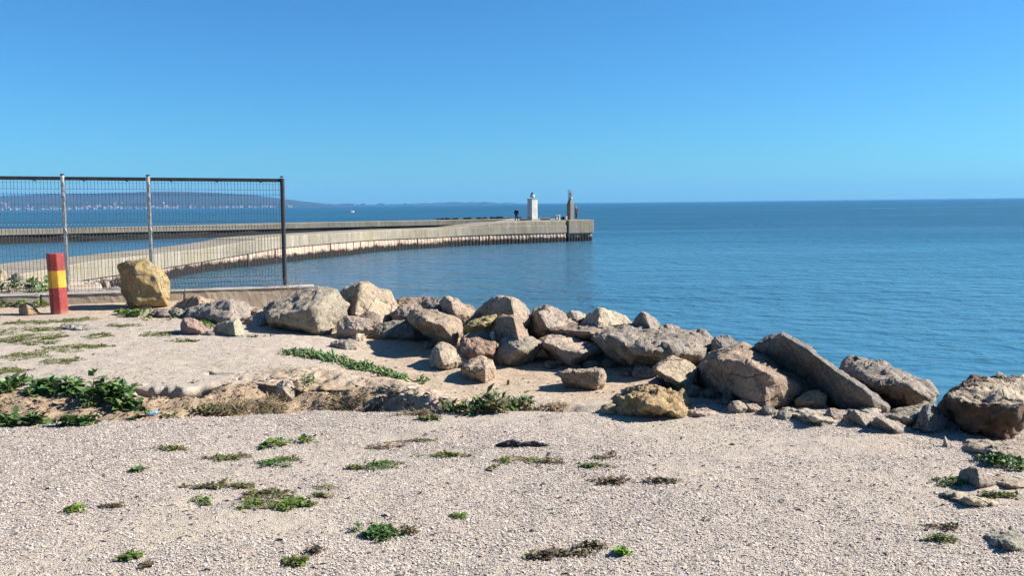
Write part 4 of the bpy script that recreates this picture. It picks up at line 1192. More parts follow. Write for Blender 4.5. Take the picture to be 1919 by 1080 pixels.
def person(loc, rz, label, jacket, trousers, hood=None, hips=0.09, stance=0.17, lean=0.0, fore=0.0):
    r = empty('person', loc, label, 'person', rz=rz)
    # bare body: head, neck, torso core, arms with hands, legs
    V = [(0, 0, .95), (0, -.01, 1.15), (0, 0, 1.38), (0, .0, 1.50), (0, -.015, 1.58), (0, -.02, 1.68)]
    E = [(0, 1), (1, 2), (2, 3), (3, 4), (4, 5)]
    Rr = [(.12, .09), (.12, .085), (.13, .085), .052, (.068, .075), (.07, .08)]
    for s in (-1, 1):
        b = len(V)
        V += [(s * .18, 0, 1.40), (s * .25, .02 - fore * .1, 1.14), (s * .22, -.10 - fore * .15, .92), (s * .20, -.14 - fore * .18, .84)]
        E += [(2, b), (b, b + 1), (b + 1, b + 2), (b + 2, b + 3)]
        Rr += [.055, .042, .033, .036]
        b = len(V)
        V += [(s * hips, 0, .90), (s * (hips + stance * .35), -.01, .48), (s * (hips + stance * .55), .01, .09), (s * (hips + stance * .6), -.12, .03)]
        E += [(0, b), (b, b + 1), (b + 1, b + 2), (b + 2, b + 3)]
        Rr += [.085, .06, .042, .038]
    skin_mesh('body', V, E, Rr, M['skin'], r)
    # face
    bm = bmesh.new(); tube(bm, [(0, -.085, 1.665), (0, -.112, 1.63), (0, -.09, 1.615)], [.01, .017, .012], 6); from_bm('nose', bm, M['skin'], r)
    # jacket
    V = [(0, 0, .86), (0, -.01, 1.12), (0, 0, 1.38), (0, .01, 1.475)]
    E = [(0, 1), (1, 2), (2, 3)]; Rr = [(.17, .135), (.165, .13), (.175, .125), (.09, .08)]
    for s in (-1, 1):
        b = len(V)
        V += [(s * .19, 0, 1.40), (s * .26, .02 - fore * .1, 1.14), (s * .225, -.095 - fore * .15, .93)]
        E += [(2, b), (b, b + 1), (b + 1, b + 2)]; Rr += [.085, .068, .055]
    skin_mesh('jacket', V, E, Rr, jacket, r)
    V = [(0, 0, .93)]; E = []; Rr = [(.15, .115)]
    for s in (-1, 1):
        b = len(V)
        V += [(s * hips, 0, .86), (s * (hips + stance * .35), -.01, .48), (s * (hips + stance * .55), .01, .10)]
        E += [(0, b), (b, b + 1), (b + 1, b + 2)]; Rr += [.10, .078, .066]
    skin_mesh('trousers', V, E, Rr, trousers, r)
    for s in (-1, 1):
        x = s * (hips + stance * .57)
        skin_mesh('shoe', [(x, .03, .05), (x + s * .01, -.09, .045), (x + s * .015, -.17, .04)], [(0, 1), (1, 2)], [.05, .046, .04], M['black'], r)
    skin_mesh('hair' if hood is None else 'headscarf', [(0, .03, 1.63), (0, .02, 1.71), (0, -.03, 1.745)], [(0, 1), (1, 2)], [.075, .085, .07], M['black'] if hood is None else hood, r)
    r.rotation_euler = (lean, 0, rz)
    return r
f1 = P(968, 415.4, 109.6)
person((f1.x, f1.y, f1.z), R(160), 'person in black jacket standing alone on the mole head, legs apart', M['black'], M['jeans'])
f2 = P(1080, 410.8, 114.2)
person((f2.x, f2.y, f2.z), R(50), 'person in dark maroon coat and pale headscarf beside the dark pillar', M['maroon'], M['jeans'], M['pale_hair'], stance=.06, fore=.8)

# dark boulders along the back of the far breakwater
dr = random.Random(12)
dm = []
for k in range(4):
    bm = bmesh.new()
    for _ in range(14): bm.verts.new((dr.uniform(-.6, .6), dr.uniform(-.5, .5), dr.uniform(-.6, .38)))
    bmesh.ops.convex_hull(bm, input=bm.verts[:]); bmesh.ops.delete(bm, geom=[v for v in bm.verts if not v.link_faces], context='VERTS')
    me = bpy.data.meshes.new('boulder'); bm.to_mesh(me); bm.free(); me.materials.append(M['dark_debris']); dm.append(me)
for k in range(60):
    px = dr.triangular(786, 985, 900)
    D = float(np.interp(px, [780, 960], [160.5, 166.5])) + dr.uniform(-.5, 1.0)
    yy = np.interp(px, [780, 818, 960, 990], [413.0, 412.6, 409.7, 409.2])
    q = P(px, yy, D)
    o = link('boulder', dr.choice(dm), None, None, q); s = dr.uniform(.4, 1.0); o.location.z += .12; o.scale = (s * 1.3, s, s * dr.uniform(.6, 1.2)); o.rotation_euler = (0, 0, dr.uniform(0, 6))
    tag(o, 'small dark boulder topping the back of the far breakwater', 'boulder', 'dark boulders behind the far breakwater')

# small white boat far out
q = W(659, 398.2, SEA_Z)
boat = empty('motor_boat', (q.x, q.y, SEA_Z), 'small white motor boat far out on the water', 'boat', rz=R(25))
bm = bmesh.new()
sec = [(-1.6, .75, .75), (-.6, .85, .75), (.6, .75, .82), (1.5, .35, .95), (1.9, .03, 1.05)]
rings = [[bm.verts.new((x, -w, h)), bm.verts.new((x, -w * .8, 0)), bm.verts.new((x, 0, -.25)), bm.verts.new((x, w * .8, 0)), bm.verts.new((x, w, h))] for x, w, h in sec]
for a, b in zip(rings[:-1], rings[1:]):
    for k in range(4): bm.faces.new((a[k], b[k], b[k + 1], a[k + 1]))
    bm.faces.new((a[4], b[4], b[0], a[0]))
bm.faces.new(rings[0])
from_bm('hull', bm, M['white'], boat)
bm = bmesh.new(); box(bm, -.5, .6, -.5, .5, .75, 1.5, .08); from_bm('cabin', bm, M['white'], boat)
bm = bmesh.new(); box(bm, -.3, .45, -.51, -.502, 1.05, 1.35); from_bm('window', bm, M['lamp_glass'], boat)

# ------------------------------------------------------------------ gravel: shell chips as real geometry
def chips(name, n, yr, size, label, keep=None, pal=None, zoff=0.002):
    y = np.sqrt(rng.uniform(0, 1, n) * (yr[1] ** 2 - yr[0] ** 2) + yr[0] ** 2) if yr[2] == 0 else rng.uniform(yr[0], yr[1], n)
    x = rng.uniform(-0.68, 0.68, n) * y
    if keep is not None:
        k = keep(x, y); x, y = x[k], y[k]; n = len(x)
    z = terrain(x, y) + zoff
    s = size * np.exp(np.clip(rng.normal(0, 0.34, n), -1, .75))
    a = rng.uniform(0, 2 * np.pi, n); tilt = rng.normal(0, 0.28, (n, 2))
    asp = rng.uniform(0.35, 0.9, n); hh = rng.uniform(0.10, 0.45, n)
    ca, sa = np.cos(a), np.sin(a)
    loc = np.array([(-1, -.8, 0), (.9, -1, 0), (1.1, .8, 0), (-.8, 1, 0), (.1, -.1, 1)], dtype=np.float64)
    jit = rng.uniform(-.35, .35, (n, 5, 2))
    lx_ = (loc[None, :, 0] + jit[:, :, 0]) * s[:, None]; ly_ = (loc[None, :, 1] + jit[:, :, 1]) * (s * asp)[:, None]; lz_ = loc[None, :, 2] * (s * hh)[:, None]
    X = lx_ * ca[:, None] - ly_ * sa[:, None]; Yv = lx_ * sa[:, None] + ly_ * ca[:, None]
    Z = lz_ + X * tilt[:, :1] + Yv * tilt[:, 1:] + 0.25 * s[:, None]
    V = np.stack([X + x[:, None], Yv + y[:, None], Z + z[:, None]], -1).reshape(-1, 3)
    f = np.array([(0, 1, 4), (1, 2, 4), (2, 3, 4), (3, 0, 4)])
    F = (f[None] + (np.arange(n) * 5)[:, None, None]).reshape(-1, 3)
    pal = np.array(pal)
    c = pal[rng.integers(0, len(pal), n)] * rng.uniform(.8, 1.15, (n, 1))
    o = from_arrays(name, V, F, M['chips'], colors=np.repeat(c, 5, 0))
    return tag(o, label, kind='stuff')
PAL = [(.47, .40, .345), (.43, .345, .29), (.44, .37, .325), (.41, .375, .36), (.53, .465, .41), (.46, .395, .30), (.29, .25, .225), (.35, .29, .245), (.47, .375, .335), (.16, .135, .125)]
def on_gravel(x, y):
    ye = np.interp(x, EDGE_X, EDGE_Y) + 0.05 * fbm(x * 1.9, x * 0 + 3.3, 3, 21)
    d = np.where(x < 0.95, y < ye + 0.02, True)
    bare = fbm(x * 0.8, y * 1.1, 5, 81) + rng.uniform(-.25, .25, len(x))
    return d & (shore_dist(x, y) < -0.5) & (bare < .07)
chips('shell_gravel', 300000, (3.0, 7.3, 0), 0.0037, 'pale broken shell gravel covering the near ground', on_gravel, PAL)
def on_path(x, y):
    ins, sd, rb_ = masks(x, y)
    return (ins < .3) & (y > 6.6) & (fbm(x * 0.9, y * 0.9, 4, 83) + rng.uniform(-.3, .3, len(x)) > -.05) & (rng.uniform(0, 1, len(x)) > sd * .8) & (shore_dist(x, y) < -.3)
chips('path_gravel', 50000, (6.6, 13.0, 0), 0.0044, 'fine pale shell litter over the upper path', on_path, PAL)
PALD = [(.25, .2, .16), (.16, .13, .11), (.1, .085, .07), (.32, .24, .17)]
chips('pebbles', 4200, (3.2, 12.0, 1), 0.0085, 'scattered darker pebbles and crumbs on the ground', lambda x, y: shore_dist(x, y) < -.3, PALD)
chips('shore_stones', 900, (4.2, 11.0, 1), 0.022, 'loose small stones lying among the feet of the boulders', lambda x, y: (shore_dist(x, y) > -1.5) & (shore_dist(x, y) < .2) & (x < 4.5), [(.34, .28, .22), (.28, .24, .20), (.40, .32, .25), (.22, .19, .17), (.38, .27, .20)])
def at_bank(x, y):
    d = y - np.interp(x, BANK_X, BANK_Y); return (np.abs(d + .06) < .14) & (x < -.4) & (x > -5)
chips('crust_fragments', 26000, (6.3, 8.4, 1), 0.019, 'broken pieces of shell crust spilled down the eroded bank', lambda x, y: at_bank(x, y) & (fbm(x * 3, y * 3, 3, 301) > 0.0) & (rng.uniform(0, 1, len(x)) < .35), [(.42, .35, .28), (.34, .27, .2), (.28, .2, .13), (.22, .15, .1)])
def in_gully(x, y):
    ins, sd, rb_ = masks(x, y); return ins > .3
chips('earth_clods', 22000, (6.2, 8.4, 1), 0.010, 'crumbled earth clods and roots in the eroded gully', in_gully, [(.24, .165, .10), (.18, .12, .07), (.30, .22, .14), (.10, .065, .04), (.34, .27, .19), (.26, .18, .11)])

# ------------------------------------------------------------------ plants
def leaf_mesh(base, dirv, up, length, width, fold, tint):
    """four-triangle folded leaves, arrays (n,3)"""
    n = len(base)
    side = np.cross(dirv, up); side /= np.maximum(np.linalg.norm(side, axis=1, keepdims=True), 1e-6)
    nv = np.cross(side, dirv)
    L = length[:, None]; Wd = width[:, None]
    mid = base + dirv * L * .45 + nv * L * .06
    tip = base + dirv * L - nv * L * .16
    l = base + dirv * L * .45 + side * Wd + nv * Wd * fold
    r = base + dirv * L * .45 - side * Wd + nv * Wd * fold
    V = np.stack([base, l, tip, r, mid], 1).reshape(-1, 3)
    f = np.array([(0, 4, 1), (1, 4, 2), (0, 3, 4), (4, 3, 2)])
    F = (f[None] + (np.arange(n) * 5)[:, None, None]).reshape(-1, 3)
    return V, F, np.repeat(tint, 5, 0)

def rand_dirs(n, zmin=-0.1, zmax=1.0):
    a = rng.uniform(0, 2 * np.pi, n); z = rng.uniform(zmin, zmax, n); r = np.sqrt(np.maximum(1 - np.minimum(np.abs(z), 1) ** 2, 0.0))
    return np.stack([r * np.cos(a), r * np.sin(a), z], 1)

GREEN = [(.06, .12, .025), (.085, .16, .035), (.04, .09, .022), (.13, .20, .05), (.075, .14, .045)]
BRIGHT = [(.13, .21, .03), (.10, .18, .025), (.17, .25, .05), (.08, .14, .02)]
OLIVE = [(.14, .16, .04), (.17, .175, .05), (.10, .12, .03), (.19, .18, .065)]
BRN = [(.14, .105, .06), (.18, .135, .08), (.10, .075, .045), (.22, .17, .10), (.11, .11, .045)]
MOSS = [(.16, .175, .055), (.20, .20, .075), (.12, .145, .04)]
STRAW = [(.42, .31, .18), (.34, .24, .13), (.50, .40, .26), (.26, .19, .11)]

def patch_points(n, cx, cy, hw, hh):
    """points inside an ellipse of the picture, laid on the ground"""
    c = G(cx, cy)
    rx = 1.15 * hw / FPX * c.y; ry = hh / FPX * c.y * c.y / (EYE - c.z)
    r = np.sqrt(rng.uniform(0, 1, n)) ; a = rng.uniform(0, 2 * np.pi, n)
    lob = 0.80 + 0.5 * np.sin(a * 3 + rng.uniform(0, 6)) * np.sin(a * 2 + rng.uniform(0, 6))
    x = c.x + r * lob * rx * np.cos(a); y = c.y + r * lob * ry * np.sin(a)
    m = fbm(x * 11, y * 11, 3, int(cx) % 97) + rng.uniform(-.35, .35, n) > -.16
    x, y = x[m], y[m]
    rr_ = np.hypot((x - c.x) / rx, (y - c.y) / ry)
    return c, x, y, terrain(x, y), rr_

def mat_plant(label, cx, cy, hw, hh, pal, n=460, size=.0155, height=.016, name='weed', cat='plant', group='weeds on the shell gravel', extra=(), stems=True):
    Vs, Fs, Ts, nv = [], [], [], 0
    first = None
    sbm = bmesh.new()
    for (x0, y0, w0, h0, p0) in ((cx, cy, hw, hh, pal),) + tuple(extra):
        k = int(n * (w0 * h0) / (hw * hh)) if (x0, y0) != (cx, cy) else n
        c, x, y, z, rr_ = patch_points(max(k, 30), x0, y0, w0, h0)
        if first is None: first = c
        m = len(x)
        hz = height * np.maximum(.15, 1 - rr_ ** 2) * rng.uniform(.2, 1.0, m)
        b = np.stack([x, y, z + hz + .003], 1)
        d = rand_dirs(m, -.05, .75)
        L = size * np.exp(rng.normal(0, .35, m))
        t = np.array(p0)[rng.integers(0, len(p0), m)] * rng.uniform(.75, 1.25, (m, 1))
        V, F, T = leaf_mesh(b, d, np.tile([0, 0, 1.0], (m, 1)) + rng.normal(0, .3, (m, 3)), L, L * rng.uniform(.22, .42, m), .35, t)
        Vs.append(V); Fs.append(F + nv); Ts.append(T); nv += len(V)
        # runners
        for q in range(9):
            i, j = rng.integers(0, m, 2)
            pa = Vector((x[i], y[i], z[i] + .006)); pb = Vector((x[j], y[j], z[j] + .006)); pm = pa.lerp(pb, .5) + Vector((0, 0, height * .4 + .002))
            if (pa - pb).length > .02: tube(sbm, [pa - first, pm - first, pb - first], [.0022, .0022, .0012], 4)
    root = empty(name, first, label, cat, group)
    f = from_arrays('foliage', np.concatenate(Vs) - np.array(first), np.concatenate(Fs), M['leaf'], root, colors=np.concatenate(Ts))
    f['kind'] = 'stuff'
    s = from_bm('stem', sbm, M['twig'], root); s['kind'] = 'stuff'
    return root

MW = mat_plant
MW('bright green broad leaved weed, the glossiest on the gravel', 527, 836, 28, 8, BRIGHT, 190, .034, .035, extra=((577, 830, 13, 3, BRIGHT),))
MW('flat olive weed mat nearest below the shrub at the gravel rim', 318, 844, 38, 6, OLIVE, 420)
MW('thin dark weed streak between two olive mats', 425, 861, 36, 5, OLIVE, 300, extra=((455, 856, 20, 4, BRN),))
MW('spreading green mat below the bright broad leaved weed', 515, 871, 42, 11, GREEN + BRIGHT[:1], 600, extra=((545, 862, 25, 4, OLIVE),))
MW('small dark green tuft alone on the gravel', 257, 884, 16, 6, GREEN, 220)
MW('largest green and brown weed mat trailing across the gravel', 530, 948, 74, 13, BRIGHT + OLIVE, 1700, extra=((500, 928, 48, 9, OLIVE + BRN[:2]), (385, 916, 50, 4, OLIVE + BRN), (418, 908, 9, 9, OLIVE), (455, 914, 35, 4, OLIVE)))
MW('pair of small green sprigs under the trailing mat', 383, 938, 20, 5, BRIGHT, 200, extra=((380, 948, 14, 4, BRIGHT),))
MW('small bright tuft towards the lower edge beside a brown weed', 138, 958, 17, 7, BRIGHT, 260)
MW('small brown weed beside the bright tuft', 210, 953, 24, 4, BRN + OLIVE[:1], 220)
MW('thin green sprig past the end of the trailing mat', 610, 917, 24, 4, BRIGHT, 180, extra=((600, 933, 20, 3, OLIVE),))
MW('mossy green lump with brown tail near the bottom edge', 246, 1048, 22, 9, BRIGHT + OLIVE, 420, extra=((278, 1062, 12, 7, BRN),))
MW('green and brown weed by the bottom edge under the trailing mat', 555, 1057, 26, 9, OLIVE + BRIGHT[:1], 420)
MW('dry brown tuft just above the bottom edge', 592, 1036, 13, 8, BRN, 200)
MW('long weed with brown tail and green tip by the black scrap', 775, 831, 50, 5, BRIGHT + OLIVE, 500, extra=((712, 840, 32, 5, BRN),))
MW('dense low green weed in the middle of the gravel', 718, 874, 36, 9, GREEN + BRIGHT[:1], 560, extra=((665, 880, 24, 4, OLIVE),))
MW('narrow green weed row pointing at the black scrap', 840, 855, 48, 4, OLIVE + BRIGHT[:2], 420)
MW('green mat with dark red brown end below the black scrap', 965, 867, 46, 9, BRIGHT + OLIVE, 650, extra=((1030, 868, 28, 5, BRN), (925, 880, 10, 5, OLIVE)))
MW('thin green weed next to the brown twiggy one', 1112, 877, 32, 4, BRIGHT + OLIVE, 300)
MW('dark forked dry sprig lying on the gravel', 1130, 861, 30, 4, BRN, 200, extra=((1148, 853, 7, 6, BRN),))
MW('rounded brown dry weed right of centre', 1147, 906, 40, 9, BRN, 520)
MW('thin brown dry weed streak', 1235, 904, 38, 5, BRN, 320)
MW('small yellow green sprig in open gravel', 857, 973, 18, 7, BRIGHT, 240)
MW('dense dark green clump with brown runners', 712, 1003, 34, 13, GREEN, 700, .018, .035, extra=((668, 993, 10, 9, GREEN), (760, 1000, 22, 6, BRN)))
MW('long brown dried sprig lying near the bottom edge', 1050, 1042, 62, 6, BRN, 620, extra=((1110, 1027, 40, 6, BRN), (1010, 1047, 30, 5, BRN)))
MW('tiny vivid green seedling near the bottom edge', 1165, 1042, 11, 7, [(.16, .28, .03), (.2, .34, .04)], 120, .022, .03)
MW('small green weed by the half buried grey stone', 1765, 1015, 28, 8, OLIVE + GREEN[:1], 400)
MW('brown dry weed above the small verge weed', 1775, 992, 40, 7, BRN, 420)
MW('green verge weed before the squat dark stone', 1787, 906, 30, 10, GREEN + OLIVE, 520)
MW('dark green bush of weeds shaded by the rock ledge', 1872, 872, 42, 16, GREEN, 900, .022, .06)
MW('olive weed strip along the long flat slab', 1872, 931, 46, 6, OLIVE, 480)
MW('yellowish grass wisp at the gravel rim', 812, 787, 24, 3, MOSS, 220, .03, .02)

# moss over the upper path: one mass
Vs, Fs, Ts, nv = [], [], [], 0
for cx, cy, hw, hh in ((15, 620, 45, 7), (55, 632, 55, 5), (92, 603, 45, 4), (30, 606, 30, 3), (95, 634, 25, 4), (130, 652, 50, 7), (175, 650, 30, 3), (45, 667, 45, 6), (20, 640, 40, 4), (122, 678, 38, 5),
                       (20, 697, 45, 5), (70, 645, 40, 3), (185, 629, 25, 4), (230, 611, 30, 3), (300, 626, 30, 4), (350, 640, 25, 2), (140, 600, 30, 4), (80, 618, 30, 4)):
    c, x, y, z, rr_ = patch_points(1500, cx, cy, hw * 1.1, hh * 1.15); m = len(x)
    b = np.stack([x, y, z + .002], 1); L = .016 * np.exp(rng.normal(0, .3, m))
    t = np.array(MOSS)[rng.integers(0, 3, m)] * rng.uniform(.75, 1.25, (m, 1))
    V, F, T = leaf_mesh(b, rand_dirs(m, 0, .9), np.tile([0, 0, 1.0], (m, 1)) + rng.normal(0, .3, (m, 3)), L, L * .35, .3, t)
    Vs.append(V); Fs.append(F + nv); Ts.append(T); nv += len(V)
o = from_arrays('moss', np.concatenate(Vs), np.concatenate(Fs), M['leaf'], colors=np.concatenate(Ts))
tag(o, 'thin olive moss patches spread over the upper path', kind='stuff')

def bushy(label, ells, pal, n, leaf=(.05, .018), height=.18, cat='plant', name='leafy_weed', group=None, up=(-.1, .9), stemcol='stem', stemn=26):
    """stems rise from the ground inside picture ellipses; leaves sit along them"""
    Vs, Fs, Ts, nv = [], [], [], 0
    sbm = bmesh.new(); first = None
    for cx, cy, hw, hh, hgt in ells:
        c = G(cx, cy)
        if first is None: first = c
        k = max(6, int(stemn * hw * hh / 1200))
        c, x, y, z, rr_ = patch_points(k * 2, cx, cy, hw, hh)
        for i in range(len(x)):
            h = hgt * rng.uniform(.45, 1.0) * (1.05 - .45 * min(1, rr_[i]))
            ln = rng.normal(0, .35, 2) * h
            p0 = np.array([x[i], y[i], z[i] - .01]); p1 = p0 + np.array([ln[0] * .4, ln[1] * .4, h * .6]); p2 = p0 + np.array([ln[0], ln[1], h])
            tube(sbm, [Vector(p0) - first, Vector(p1) - first, Vector(p2) - first], [.005, .004, .002], 5)
            m = max(5, int(n * h / hgt))
            t = rng.uniform(.08, 1, m)[:, None] ** .8
            b = np.where(t < .6, p0 + (p1 - p0) * t / .6, p1 + (p2 - p1) * (t - .6) / .4)
            d = rand_dirs(m, up[0], up[1])
            b = b + d * leaf[0] * .15
            L = leaf[0] * np.exp(rng.normal(0, .28, m)); Wd = leaf[1] / leaf[0] * L * rng.uniform(.8, 1.2, m)
            tt = np.array(pal)[rng.integers(0, len(pal), m)] * rng.uniform(.75, 1.25, (m, 1))
            V, F, T = leaf_mesh(b, d, np.tile([0, 0, 1.0], (m, 1)) + rng.normal(0, .25, (m, 3)), L, Wd, .3, tt)
            Vs.append(V); Fs.append(F + nv); Ts.append(T); nv += len(V)
    root = empty(name, first, label, cat, group)
    f = from_arrays('foliage', np.concatenate(Vs) - np.array(first), np.concatenate(Fs), M['leaf'], root, colors=np.concatenate(Ts)); f['kind'] = 'stuff'
    s = from_bm('stem', sbm, M['twig'], root); s['kind'] = 'stuff'
    return root

bushy('large dark green leafy shrub sprawling along the eroded bank', [(35, 730, 60, 7, .10), (120, 735, 60, 8, .12), (178, 742, 20, 7, .28), (200, 760, 52, 10, .17), (240, 770, 24, 5, .11)], GREEN, 16, (.062, .024), .2, 'shrub', 'shrub', stemn=60)
bushy('second leafy shrub lower down against the gravel edge', [(40, 797, 70, 4, .10), (135, 798, 48, 3, .09), (-20, 794, 30, 5, .11)], GREEN, 15, (.05, .02), .14, 'shrub', 'shrub', stemn=90)
bushy('small leafy weed by the blue scrap in the gully', [(268, 785, 16, 5, .08)], GREEN, 12, (.035, .014), .08)
bushy('dark green weed fringe at the foot of the dry grass', [(335, 780, 28, 5, .06), (380, 775, 45, 6, .07)], GREEN + OLIVE, 12, (.035, .012), .07, stemn=50)
bushy('green sprig growing beside the broken stone in the hollow', [(572, 728, 18, 10, .13)], GREEN, 18, (.04, .009), .13)
bushy('green and straw coloured bush at the gully edge in the middle', [(920, 772, 55, 7, .17), (965, 770, 40, 7, .13), (850, 773, 25, 5, .10), (890, 773, 30, 6, .13)], GREEN + OLIVE[:2] + STRAW[:1], 22, (.055, .010), .18, 'shrub', 'shrub', stemn=70)
bushy('bright weeds round the foot of the standing stone', [(262, 592, 45, 6, .10), (305, 596, 35, 5, .09), (230, 590, 15, 4, .07), (300, 574, 20, 3, .08), (255, 574, 14, 3, .08)], BRIGHT + GREEN[:2], 15, (.05, .017), .1, stemn=80)
bushy('bright weed patch behind the pink stone', [(402, 612, 24, 6, .09)], BRIGHT + GREEN[:1], 15, (.045, .015), .09, stemn=80)
bushy('bright green weeds growing along the wall foot by the bollard', [(15, 574, 55, 5, .13), (70, 575, 35, 4, .10)], BRIGHT + GREEN[1:2], 15, (.055, .018), .12, stemn=110)
bushy('bright green weeds beyond the wall among the stones', [(30, 546, 60, 5, .25), (80, 549, 25, 4, .2)], GREEN + BRIGHT[:1], 16, (.09, .03), .25, stemn=70)
bushy('thin dark weeds at the foot of the big grey block', [(475, 632, 28, 3, .03)], GREEN, 10, (.025, .008), .03)
# succulent mat
ice_bits = []
Vs, Fs, Ts, nv = [], [], [], 0
line = [(545, 666), (590, 670), (640, 681), (690, 695), (740, 708), (780, 718)]
pts_i = [G(*p) for p in line]
first = pts_i[2]
for a, b in zip(pts_i[:-1], pts_i[1:]):
    m = 520
    t = rng.uniform(0, 1, (m, 1))
    p = np.array(a) + (np.array(b) - np.array(a)) * t
    p[:, 1] += rng.normal(0, .055, m) + .16 * fbm(p[:, 0] * 3, p[:, 0] * 0, 3, 201) * rng.uniform(.2, 1.3, m); p[:, 0] += rng.normal(0, .07, m)
    kk = fbm(p[:, 0] * 6, p[:, 1] * 6, 3, 203) + rng.uniform(-.3, .3, m) > -.18
    p = p[kk]; m = len(p)
    p[:, 2] = terrain(p[:, 0], p[:, 1]) + rng.uniform(0, .02, m)
    d = rand_dirs(m, .1, .85)
    L = .046 * np.exp(rng.normal(0, .3, m)); w_ = L * .13
    s1 = np.cross(d, np.tile([0, 0, 1.0], (m, 1))); s1 /= np.linalg.norm(s1, axis=1, keepdims=True) + 1e-9
    s2 = np.cross(s1, d)
    base = [p + s1 * w_[:, None], p - s1 * w_[:, None] * .5 + s2 * w_[:, None] * .87, p - s1 * w_[:, None] * .5 - s2 * w_[:, None] * .87]
    mid = [q + d * L[:, None] * .6 + (q - p) * .25 for q in base]
    tip = p + d * L[:, None]
    V = np.stack(base + mid + [tip], 1).reshape(-1, 3)
    f = np.array([(0, 1, 4), (0, 4, 3), (1, 2, 5), (1, 5, 4), (2, 0, 3), (2, 3, 5), (3, 4, 6), (4, 5, 6), (5, 3, 6)])
    F = (f[None] + (np.arange(m) * 7)[:, None, None]).reshape(-1, 3)
    pal = np.array([(.07, .15, .04), (.10, .19, .05), (.05, .11, .035), (.13, .20, .06), (.16, .13, .06)])
    T = np.repeat(pal[rng.integers(0, 5, m)] * rng.uniform(.8, 1.2, (m, 1)), 7, 0)
    Vs.append(V); Fs.append(F + nv); Ts.append(T); nv += len(V)
ice = empty('ice_plant', first, 'long strip of fleshy green ice plant across the sand bank', 'plant')
f = from_arrays('foliage', np.concatenate(Vs) - np.array(first), np.concatenate(Fs), M['leaf'], ice, colors=np.concatenate(Ts)); f['kind'] = 'stuff'
sbm = bmesh.new()
for a, b in zip(pts_i[:-1], pts_i[1:]):
    tube(sbm, [a - first + Vector((0, 0, .012)), a.lerp(b, .5) - first + Vector((0, .03, .016)), b - first + Vector((0, 0, .012))], .005, 5)
s = from_bm('stem', sbm, M['twig'], ice)

def blades(label, ells, pal, n, L0, name='dry_grass', cat='grass', flat=.25, width=.0035, drop=0.6):
    Vs, Fs, Ts, nv = [], [], [], 0; first = None
    for cx, cy, hw, hh in ells:
        c, x, y, z, rr_ = patch_points(int(n), cx, cy, hw, hh)
        if first is None: first = c
        m = len(x)
        d = rand_dirs(m, .05, flat + .35); L = L0 * np.exp(rng.normal(0, .35, m)); L = L[:, None]
        p = np.stack([x, y, z], 1); side = np.cross(d, [0, 0, 1.0]); side /= np.linalg.norm(side, axis=1, keepdims=True) + 1e-9
        w_ = width * rng.uniform(.6, 1.4, (m, 1))
        q1 = p + d * L * .5 + np.array([0, 0, .10]) * L; q2 = p + d * L - np.array([0, 0, drop]) * L * d[:, 2:3]
        q2[:, 2] = np.maximum(q2[:, 2], terrain(q2[:, 0], q2[:, 1]) + .004)
        V = np.stack([p - side * w_, p + side * w_, q1 - side * w_, q1 + side * w_, q2], 1).reshape(-1, 3)
        f = np.array([(0, 1, 3), (0, 3, 2), (2, 3, 4)])
        F = (f[None] + (np.arange(m) * 5)[:, None, None]).reshape(-1, 3)
        T = np.repeat(np.array(pal)[rng.integers(0, len(pal), m)] * rng.uniform(.75, 1.25, (m, 1)), 5, 0)
        Vs.append(V); Fs.append(F + nv); Ts.append(T); nv += len(V)
    o = from_arrays(name, np.concatenate(Vs) - np.array(first), np.concatenate(Fs), M['leaf'], None, first, colors=np.concatenate(Ts))
    return tag(o, label, cat, kind='stuff')
blades('tangle of dry straw grass lying in the eroded gully', [(470, 771, 58, 6), (515, 769, 30, 6), (425, 775, 30, 5)], [(.33, .25, .15), (.27, .19, .11), (.38, .30, .19), (.20, .15, .09), (.14, .14, .05)], 330, .13)
blades('exposed dark roots hanging under the eroded bank', [(640, 765, 50, 7), (700, 772, 55, 5), (790, 777, 40, 4)], BRN + STRAW[1:2], 260, .08)
blades('straw stems in the middle gully bush', [(930, 770, 80, 7), (1040, 770, 20, 5)], STRAW, 160, .13)
blades('dry roots sticking out of the yellowish ledge', [(1225, 760, 60, 18)], STRAW, 160, .07)
blades('dry stubble on the sandy bank behind the dry grass', [(440, 700, 90, 14), (560, 700, 60, 8)], STRAW[:3] + BRN[:1], 300, .045, width=.0025)

# dry twiggy shrub at the wall end
q = P(552, 575, 13.2)
root = empty('twig_shrub', (q.x, q.y, gz(q.x, q.y)), 'bare dry twig shrub at the wall end below the fence post', 'shrub')
tw = random.Random(4)
for k in range(16):
    bm = bmesh.new()
    p = Vector((tw.uniform(-.3, .2), tw.uniform(-.1, .1), 0)); d = Vector((tw.uniform(-.6, .8), tw.uniform(-.2, .2), 1)).normalized()
    pts = [p.copy()]
    for s in range(6):
        d = (d + Vector((tw.gauss(0, .35), tw.gauss(0, .2), tw.gauss(-.05, .2)))).normalized(); p = p + d * tw.uniform(.08, .13); pts.append(p.copy())
    tube(bm, pts, [.006 * (1 - i / 9) for i in range(len(pts))], 5)
    from_bm('twig', bm, M['twig'], root)

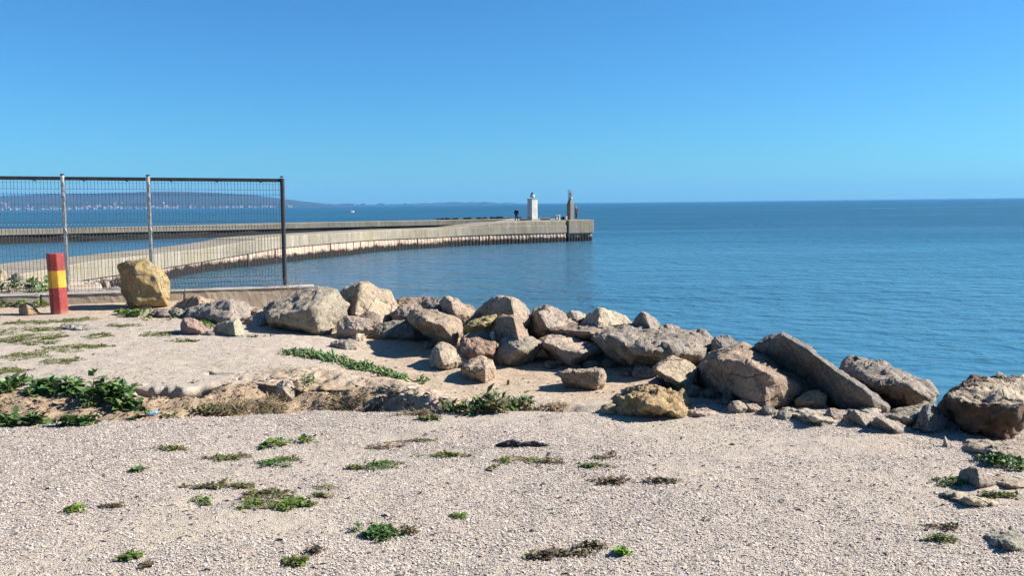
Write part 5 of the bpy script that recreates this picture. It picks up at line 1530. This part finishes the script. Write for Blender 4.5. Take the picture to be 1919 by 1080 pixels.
# ------------------------------------------------------------------ litter
q = G(978, 838)
bm = bmesh.new()
tube(bm, [(-.17, .02, .006), (-.13, .0, .018), (-.06, .01, .026), (.0, -.005, .016), (.06, .01, .02), (.12, .0, .014), (.19, .01, .006)], [.004, .016, .024, .014, .018, .013, .003], 8)
for _ in range(2): bmesh.ops.subdivide_edges(bm, edges=[e for e in bm.edges if e.calc_length() > .012], cuts=1, use_grid_fill=True)
bm.normal_update()
for v in bm.verts: v.co += v.normal * .008 * mnoise.noise(v.co * 40) + Vector((0, 0, .004 * mnoise.noise(v.co * 22)))
o = from_bm('crumpled_scrap', bm, M['dark_debris'], None, q); tag(o, 'black crumpled scrap lying on the shell gravel', 'debris')
q = G(284, 783)
bm = bmesh.new(); lathe(bm, [(.008, -.07), (.016, -.06), (.019, -.02), (.019, .04), (.009, .06), (.009, .075)], 10)
o = from_bm('plastic_bottle', bm, M['blue_plastic'], None, q + Vector((0, .02, .03))); o.scale = (.75, .75, .75); o.rotation_euler = (R(8), R(80), R(20)); tag(o, 'pale blue plastic scrap caught in the gully weeds', 'litter')
q = G(952, 722)
bm = bmesh.new(); lathe(bm, [(.013, -.05), (.012, .02), (.013, .045), (.009, .05)], 8)
o = from_bm('iron_stake', bm, M['rust'], None, q); o.rotation_euler = (.08, .1, 0); tag(o, 'short rusty iron stub standing in the sand', 'stake')
q = G(1772, 838)
bm = hull_mesh([Vector(p) for p in ((-.02, 0, 0), (.03, 0, 0), (.0, .03, 0), (.0, -.03, 0), (-.008, 0, .075), (.01, .01, .06))], 0, 77, .07, .012, .004)
o = from_bm('stone', bm, M['rock'], None, q); o.color = (*PALE, 1); tag(o, 'small upright pointed stone on the verge before the ledge', 'stone')

# ------------------------------------------------------------------ sea haze
bm = bmesh.new(); box(bm, -5200, 5200, -100, 9200, -8.0, 165.0)
t = NT('sea_haze'); t.n.remove(t.p)
pv = t.node('ShaderNodeVolumePrincipled')
pv.inputs['Color'].default_value = (0.17, 0.48, 0.92, 1); pv.inputs['Density'].default_value = 0.00008; pv.inputs['Anisotropy'].default_value = 0.0
t.link(pv.outputs[0], t.out.inputs['Volume'])
hz = from_bm('haze', bm, t.m); tag(hz, 'thin blue sea haze', kind='stuff')
